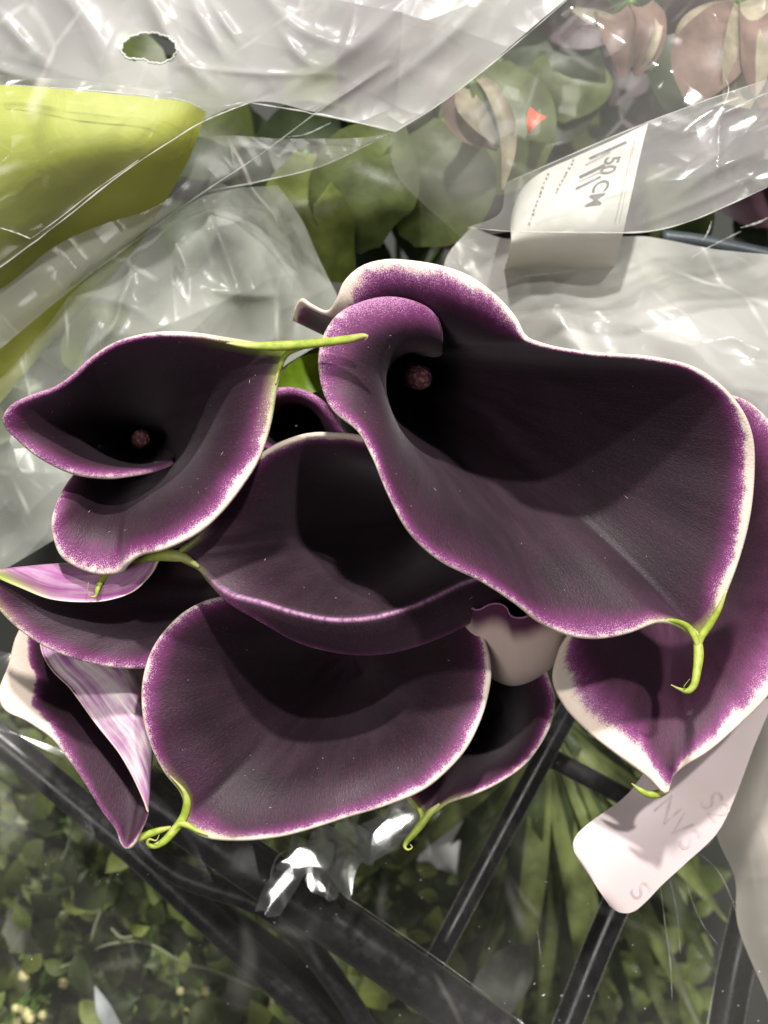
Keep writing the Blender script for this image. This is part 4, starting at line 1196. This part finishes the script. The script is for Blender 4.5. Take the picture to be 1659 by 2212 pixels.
# ------------------------------------------------------------------ black rack bars
k = NT('black_plastic')
n = k.noise(k.scale(k.coord(), (40, 40, 40)), 6, 4, .6)
k.put(k.bsdf.inputs['Base Color'], k.mix(k.ramp(n, .35, .75), (0.014, 0.013, 0.015), (0.030, 0.027, 0.030)))
k.put(k.bsdf.inputs['Roughness'], k.ramp(n, .3, .7, .20, .36))
k.bsdf.inputs['Sheen Weight'].default_value = 0.9
k.bsdf.inputs['Sheen Roughness'].default_value = 0.25
M_BAR = k.m


def bar(parent, pts, wpx, z):
    r = wpx / 2 * 0.01 * (D - z) / D
    return tube('bar', [P(u, v, z) for u, v in pts], r, M_BAR, parent, 20, 8 * len(pts))


rack = empty('display_rack', P(500, 1950, -17), 'black plastic rack of thick sloping tubes below the bunch', 'rack')
bar(rack, [(-60, 1550), (20, 1612), (160, 1728), (300, 1845), (440, 1975), (560, 2085), (700, 2212), (780, 2290)], 66, -12.5)
bar(rack, [(280, 1780), (330, 1845), (390, 1888), (460, 1915), (540, 1942), (610, 1982), (690, 2075), (760, 2175), (820, 2280)], 52, -11.2)
bar(rack, [(300, 1700), (525, 1857), (800, 2048), (1100, 2256)], 108, -9.8)
bar(rack, [(430, 1945), (560, 2035), (680, 2120), (840, 2260)], 60, -14.5)
stand = empty('wire_stand', P(1250, 1900, -19), 'thin black bars crossing over the palm leaves beside the pale tag', 'rack')
bar(stand, [(1250, 1494), (1222, 1546), (1080, 1812), (930, 2095)], 46, -11.8)
bar(stand, [(1196, 1640), (1280, 1684), (1400, 1748)], 42, -13)
bar(stand, [(1345, 1920), (1290, 2050), (1215, 2240)], 62, -12)
bar(stand, [(1620, 1960), (1590, 2090), (1560, 2260)], 76, -12)
dk = tube('hose', [P(1430, 512, -11), P(1500, 520, -11), P(1580, 535, -11), P(1680, 556, -11), P(1800, 580, -11)], .22, simple_mat('blue_grey_plastic', (0.05, 0.06, 0.07), .4), None, 14, 30)
tag(dk, 'dark blue grey hose lying across the white tissue', 'hose')

# ------------------------------------------------------------------ palm plant
palm = empty('palm_plant', (P(1200, 1560, -20)[0], P(1200, 1560, -20)[1], FLOOR), 'palm with long narrow olive leaflets fanned below the bunch', 'plant')
M_PALM = leaf_mat('palm_green', (0.17, 0.20, 0.07), trans=.1)
M_PALM_D = leaf_mat('palm_dark', (0.06, 0.08, 0.03), trans=.1)
r_ = random.Random(3)
hub = (1190, 1545)
for i, (u1, v1) in enumerate([(900, 1980), (960, 2080), (1010, 2160), (1060, 2240), (1110, 2260), (1165, 2270), (1220, 2260), (1270, 2240), (1330, 2270), (1395, 2280), (1460, 2270), (1520, 2230), (1560, 2120), (1570, 1990), (1500, 1880), (1440, 1790), (1380, 1720), (860, 1880), (1050, 2050), (1290, 2100)]):
    z0 = -20 + r_.uniform(-.5, .5)
    z1 = -23 + r_.uniform(-2, 2)
    um, vm = (hub[0] + u1) / 2 + r_.uniform(-25, 25), (hub[1] + v1) / 2
    ribbon('leaflet', [(hub[0] + r_.uniform(-30, 30), hub[1], z0), (hub[0] * .7 + u1 * .3, hub[1] * .7 + v1 * .3, z0 + .8), (um, vm, (z0 + z1) / 2 + 1.2), (u1, v1, z1)], [.15, .40, .46, .05], M_PALM if i % 3 else M_PALM_D, palm, cup=.45, nl=18, nw=5)
ft = np.array(palm.location)
tube('stem', [ft, ft + np.array([0, 0, .1]), P(*hub, -20.2)], [.35, .3, .2], M_STEM, palm, 8, 10)

# ------------------------------------------------------------------ low shrub at the lower left
shrub = empty('leafy_shrub', (P(300, 1900, -30)[0], P(300, 1900, -30)[1], FLOOR), 'dense low shrub of small dark green leaves under the sloping tubes', 'plant')
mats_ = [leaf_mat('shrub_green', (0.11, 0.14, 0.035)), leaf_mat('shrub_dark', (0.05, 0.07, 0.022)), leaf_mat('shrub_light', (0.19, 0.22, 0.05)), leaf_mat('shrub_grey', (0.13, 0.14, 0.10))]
protos = []
for m in mats_[:3]:
    V, F = ribbon_mesh('leaf', [(0, 0, 0), (.005, 0, .002), (.012, 0, .002), (.02, 0, -.001)], [.1, .52, .58, .05], m, cup=.2, nl=7, nw=5)
    me = bpy.data.meshes.new('leaf'); me.from_pydata([tuple(v) for v in V], [], F); me.materials.append(m)
    me.polygons.foreach_set('use_smooth', [True] * len(me.polygons))
    protos.append(me)
r_ = random.Random(12)
n_l = 0
while n_l < 290:
    u, v = r_.uniform(-80, 1000), r_.uniform(1540, 2290)
    if v < 1560 + (u - 0) * .2:
        continue
    z = r_.uniform(-27, -19)
    o = bpy.data.objects.new('leaf', r_.choices(protos, (5, 4, 3 if z > -22 else .7))[0]); C.objects.link(o)  # pale leaves thin out lower down: depth shade put into leaf colour
    o.location = tuple(P(u, v, z))
    o.rotation_euler = (r_.uniform(-.6, .6), r_.uniform(-.6, .6), r_.uniform(0, 6.28))
    s_ = r_.uniform(.35, .9); o.scale = (s_, s_, s_)
    put_under(o, shrub)
    n_l += 1
V, F = [], []
lv = np.array([v.co for v in protos[0].vertices]); lf_ = [tuple(p.vertices) for p in protos[0].polygons]
for i in range(1500):
    u, v, z = r_.uniform(-150, 1500), r_.uniform(1500, 2350), r_.uniform(-33, -27)
    s_, a_, b_, c_ = r_.uniform(.4, 1.1), r_.uniform(0, 6.28), r_.uniform(-.6, .6), r_.uniform(-.6, .6)
    q = lv * s_
    q = q @ np.array([[1, 0, 0], [0, math.cos(b_), math.sin(b_)], [0, -math.sin(b_), math.cos(b_)]])
    q = q @ np.array([[math.cos(c_), 0, math.sin(c_)], [0, 1, 0], [-math.sin(c_), 0, math.cos(c_)]])
    q = q @ np.array([[math.cos(a_), math.sin(a_), 0], [-math.sin(a_), math.cos(a_), 0], [0, 0, 1]]) + P(u, v, z)
    F += [tuple(x + len(V) for x in f) for f in lf_]
    V += list(q)
gc = tag(mesh_obj('ground_cover', V, F, mats_[0]), 'low green ground cover far below the tubes and palm', 'ground cover')
gc['kind'] = 'stuff'
ft = np.array(shrub.location)
for i in range(9):
    e_ = P(r_.uniform(0, 800), r_.uniform(1700, 2200), -24)
    tube('twig', [ft, (ft + e_) / 2 + np.array([0, 0, -.02]), e_], [.2, .12, .06], M_STEM, shrub, 6, 12)
for pts, w, m in [([(10, 1990, -21), (50, 2010, -20.6), (110, 2060, -21)], [.4, .9, .2], mats_[3]), ([(590, 2160, -20.5), (660, 2140, -20), (740, 2150, -20), (790, 2175, -20.5)], [.15, 1.2, 1.1, .1], mats_[2]),
                  ([(205, 2130, -19), (225, 2180, -18.8), (250, 2230, -19)], [.03, .28, .3], leaf_mat('leaf_silver', (0.45, 0.47, 0.48)))]:
    ribbon('leaf', pts, w, m, shrub, cup=.2)
M_BUD = simple_mat('pale_bud', (0.60, 0.55, 0.25), 0.6, .3, 300, .1)
cl = empty('flower_cluster', (P(60, 2180, -24)[0], P(60, 2180, -24)[1], FLOOR), 'cluster of tiny cream yellow buds among the low shrub leaves', 'flower')
ft = np.array(cl.location)
import bmesh
bm = bmesh.new(); bmesh.ops.create_icosphere(bm, subdivisions=2, radius=.0026)
for v_ in bm.verts:
    v_.co *= random.uniform(.9, 1.1)
bme = bpy.data.meshes.new('bud'); bm.to_mesh(bme); bm.free(); bme.materials.append(M_BUD)
bme.polygons.foreach_set('use_smooth', [True] * len(bme.polygons))
for i in range(24):
    if i < 17:
        u, v = r_.gauss(50, 55), r_.gauss(2190, 40)
    else:
        u, v = r_.gauss(*r_.choice([(340, 30), (400, 40), (110, 30), (580, 15)])), r_.gauss(2120, 45)
    o = bpy.data.objects.new('bud', bme); C.objects.link(o)
    z = r_.uniform(-22, -19.5)
    p_ = P(u, v, z)
    o.location = tuple(p_)
    s_ = r_.uniform(.45, .9); o.scale = (s_, s_, s_)
    put_under(o, cl)
    tube('stalk', [p_, p_ * .8 + ft * .2 - np.array([0, 0, .01]), ft], [.04, .05, .08], M_STEM, cl, 5, 6)
M_TWIG = simple_mat('pale_twig', (0.22, 0.24, 0.14), .6)
tw = empty('vine_twig', P(330, 2050, -20), 'thin pale winding twig over the low shrub', 'twig')
for pts in [[(130, 2090), (180, 2070), (220, 2045), (280, 2034), (325, 2040), (400, 2082), (450, 2092), (520, 2120), (560, 2136), (600, 2120), (700, 2100)], [(240, 2005), (262, 2025), (300, 2022), (325, 2040)], [(195, 2042), (205, 2000), (220, 1960), (222, 1930), (245, 1880)], [(132, 1860), (146, 1830), (155, 1770)]]:
    tube('stem', [P(u, v, -20 + r_.uniform(-.3, .3)) for u, v in pts], .05, M_TWIG, tw, 6, 6 * len(pts))

gp = ribbon('rounded_leaf', [(1060, 2170, -16), (1085, 2120, -15.7), (1120, 2075, -15.7), (1145, 2040, -16)], [.75, .85, .65, .05], leaf_mat('leaf_pale_grey', (0.32, 0.33, 0.27)), None, cup=.1)
tag(gp, 'pale grey rounded leaf lying among the palm leaflets', 'leaf')
M_PATCH = simple_mat('pale_patch', (0.75, 0.74, 0.72), .5, .05, 50, 0)
wc, _ = sheet('pale_patch', [[(945, 1755, -21), (1005, 1735, -21)], [(900, 1860, -21.3), (985, 1890, -21)]], M_PATCH, None, 6, 6)  # made-up sheet standing for the bright gap between the leaflets
tag(wc, 'added pale patch for the bright gap behind the palm leaflets near a lime lily tip', 'card')

# ------------------------------------------------------------------ film round the lower part of the bunch
root = empty('lower_sleeve', P(800, 1900, -14), 'clear creased film spread in front of the plants below the bunch', 'film')
fo, GF = sheet('film', [
    [(-150, 1380, -9), (400, 1480, -9.5), (830, 1560, -9.5), (1250, 1480, -9.5), (1800, 1400, -9)],
    [(-150, 1650, -7.5), (400, 1750, -7.7), (830, 1780, -7.9), (1250, 1750, -7.7), (1800, 1680, -7.5)],
    [(-150, 1980, -7.5), (400, 2020, -7.5), (830, 2040, -7.7), (1250, 2020, -7.5), (1800, 1980, -7.5)],
    [(-150, 2350, -8.2), (400, 2350, -8.2), (830, 2350, -8.2), (1250, 2350, -8.2), (1800, 2350, -8.2)]], F_LOW, root, 180, 130, dict(amp=1, layers=[(10, .05), (50, .02)], seed=71, stretch=2.5, ang=0.9))
for pts, r in [([(1425, 1900), (1436, 1990), (1448, 2080), (1452, 2160)], .03), ([(1446, 1895), (1462, 1970), (1470, 2060)], .025), ([(1475, 1860), (1490, 1930), (1520, 2000), (1550, 2040)], .025), ([(1500, 1835), (1550, 1880), (1590, 1970), (1600, 2020)], .03), ([(1395, 1725), (1412, 1820), (1425, 1915)], .045),
               ([(1404, 1720), (1425, 1820), (1440, 1900)], .03), ([(1160, 2000), (1166, 2050), (1168, 2075)], .02), ([(555, 1810), (700, 1905), (900, 2040), (1060, 2155)], .02), ([(575, 1960), (600, 1850), (640, 1830)], .04)]:
    crease(fo, GF, pts, r, F_FAINT)

# crumpled knot of clear film, its patches tilted to mirror the fill lamp
kn = empty('crumpled_film_knot', P(680, 1870, -9), 'shiny crumpled knot of clear film resting on the thick black tube', 'film')
F_KNOT = film_mat('film_knot', 0.20, (0.85, 0.84, 0.84), 0.13, 1.6, lo=.4, cell=60, slope=.02, crease=.4)
for (u, v, z, a_, b_, rot, tilt) in [(608, 1915, -7.2, .85, .36, 2.1, (.0, .0)), (662, 1850, -7.1, .60, .50, .2, (.10, .05)), (722, 1850, -7.3, .8, .55, .5, (-.3, .25)), (838, 1788, -7.5, .80, .50, -.6, (.0, 0)), (775, 1822, -7.5, .7, .35, .6, (.3, -.3)), (690, 1885, -7.4, .7, .4, .9, (.35, .2))]:
    c0 = P(u, v, z)
    nz = nrm(nrm(np.array([-0.7, -0.2, 1.9]) - c0) + nrm(np.array([0, 0, 0.3]) - c0) + np.array([tilt[0], tilt[1], 0]))
    ex = nrm(np.cross([math.sin(rot), math.cos(rot), 0.1], nz)); ey = np.cross(nz, ex)
    n_ = 34
    gx, gy = np.meshgrid(np.linspace(-1, 1, n_), np.linspace(-1, 1, n_))
    rr = np.hypot(gx, gy)
    sq = np.maximum(np.abs(gx), np.abs(gy)) / np.maximum(rr, 1e-6)
    wob_ = 0.16 * np.sin(gx * 3.1 + u) * np.cos(gy * 2.7 + v)
    gx2, gy2 = gx + wob_ + 0.25 * gy * math.sin(u), gy - wob_ * 1.3 + 0.2 * gx ** 2 * math.cos(v)
    hgt = -(gx ** 2 * .06 + gy ** 2 * .10) + 0.02 * (cells(gx * 1.0, gy * 1.0, 16, int(u)) - .3)
    X = c0 + (gx2 * a_ * .01)[..., None] * ex + (gy2 * b_ * .01)[..., None] * ey + (hgt * .006)[..., None] * nz
    mesh_obj('film_fold', X.reshape(-1, 3), grid_faces(n_, n_), F_KNOT, kn)

# dust on the lower film
V, F = [], []
for i in range(60):
    u, v = r_.uniform(0, 1659), r_.uniform(1850, 2212)
    c0 = on_sheet(GF, u, v, .03)
    s_ = r_.choice([.00008, .00012, .00018])
    a_ = r_.uniform(0, 3.1)
    l_ = r_.choice([1, 1, 1, 3.5])
    dx, dy = np.array([math.cos(a_), math.sin(a_), 0]) * s_ * l_, np.array([-math.sin(a_), math.cos(a_), 0]) * s_
    n0 = len(V)
    V += [c0 - dx, c0 + dy, c0 + dx, c0 - dy, c0 + np.array([0, 0, s_])]
    F += [(n0, n0 + 3, n0 + 4), (n0 + 3, n0 + 2, n0 + 4), (n0 + 2, n0 + 1, n0 + 4), (n0 + 1, n0, n0 + 4)]
o = mesh_obj('dust', V, F, simple_mat('dust', (.7, .7, .68), .7, 0, 10, 0), root)
o['kind'] = 'stuff'
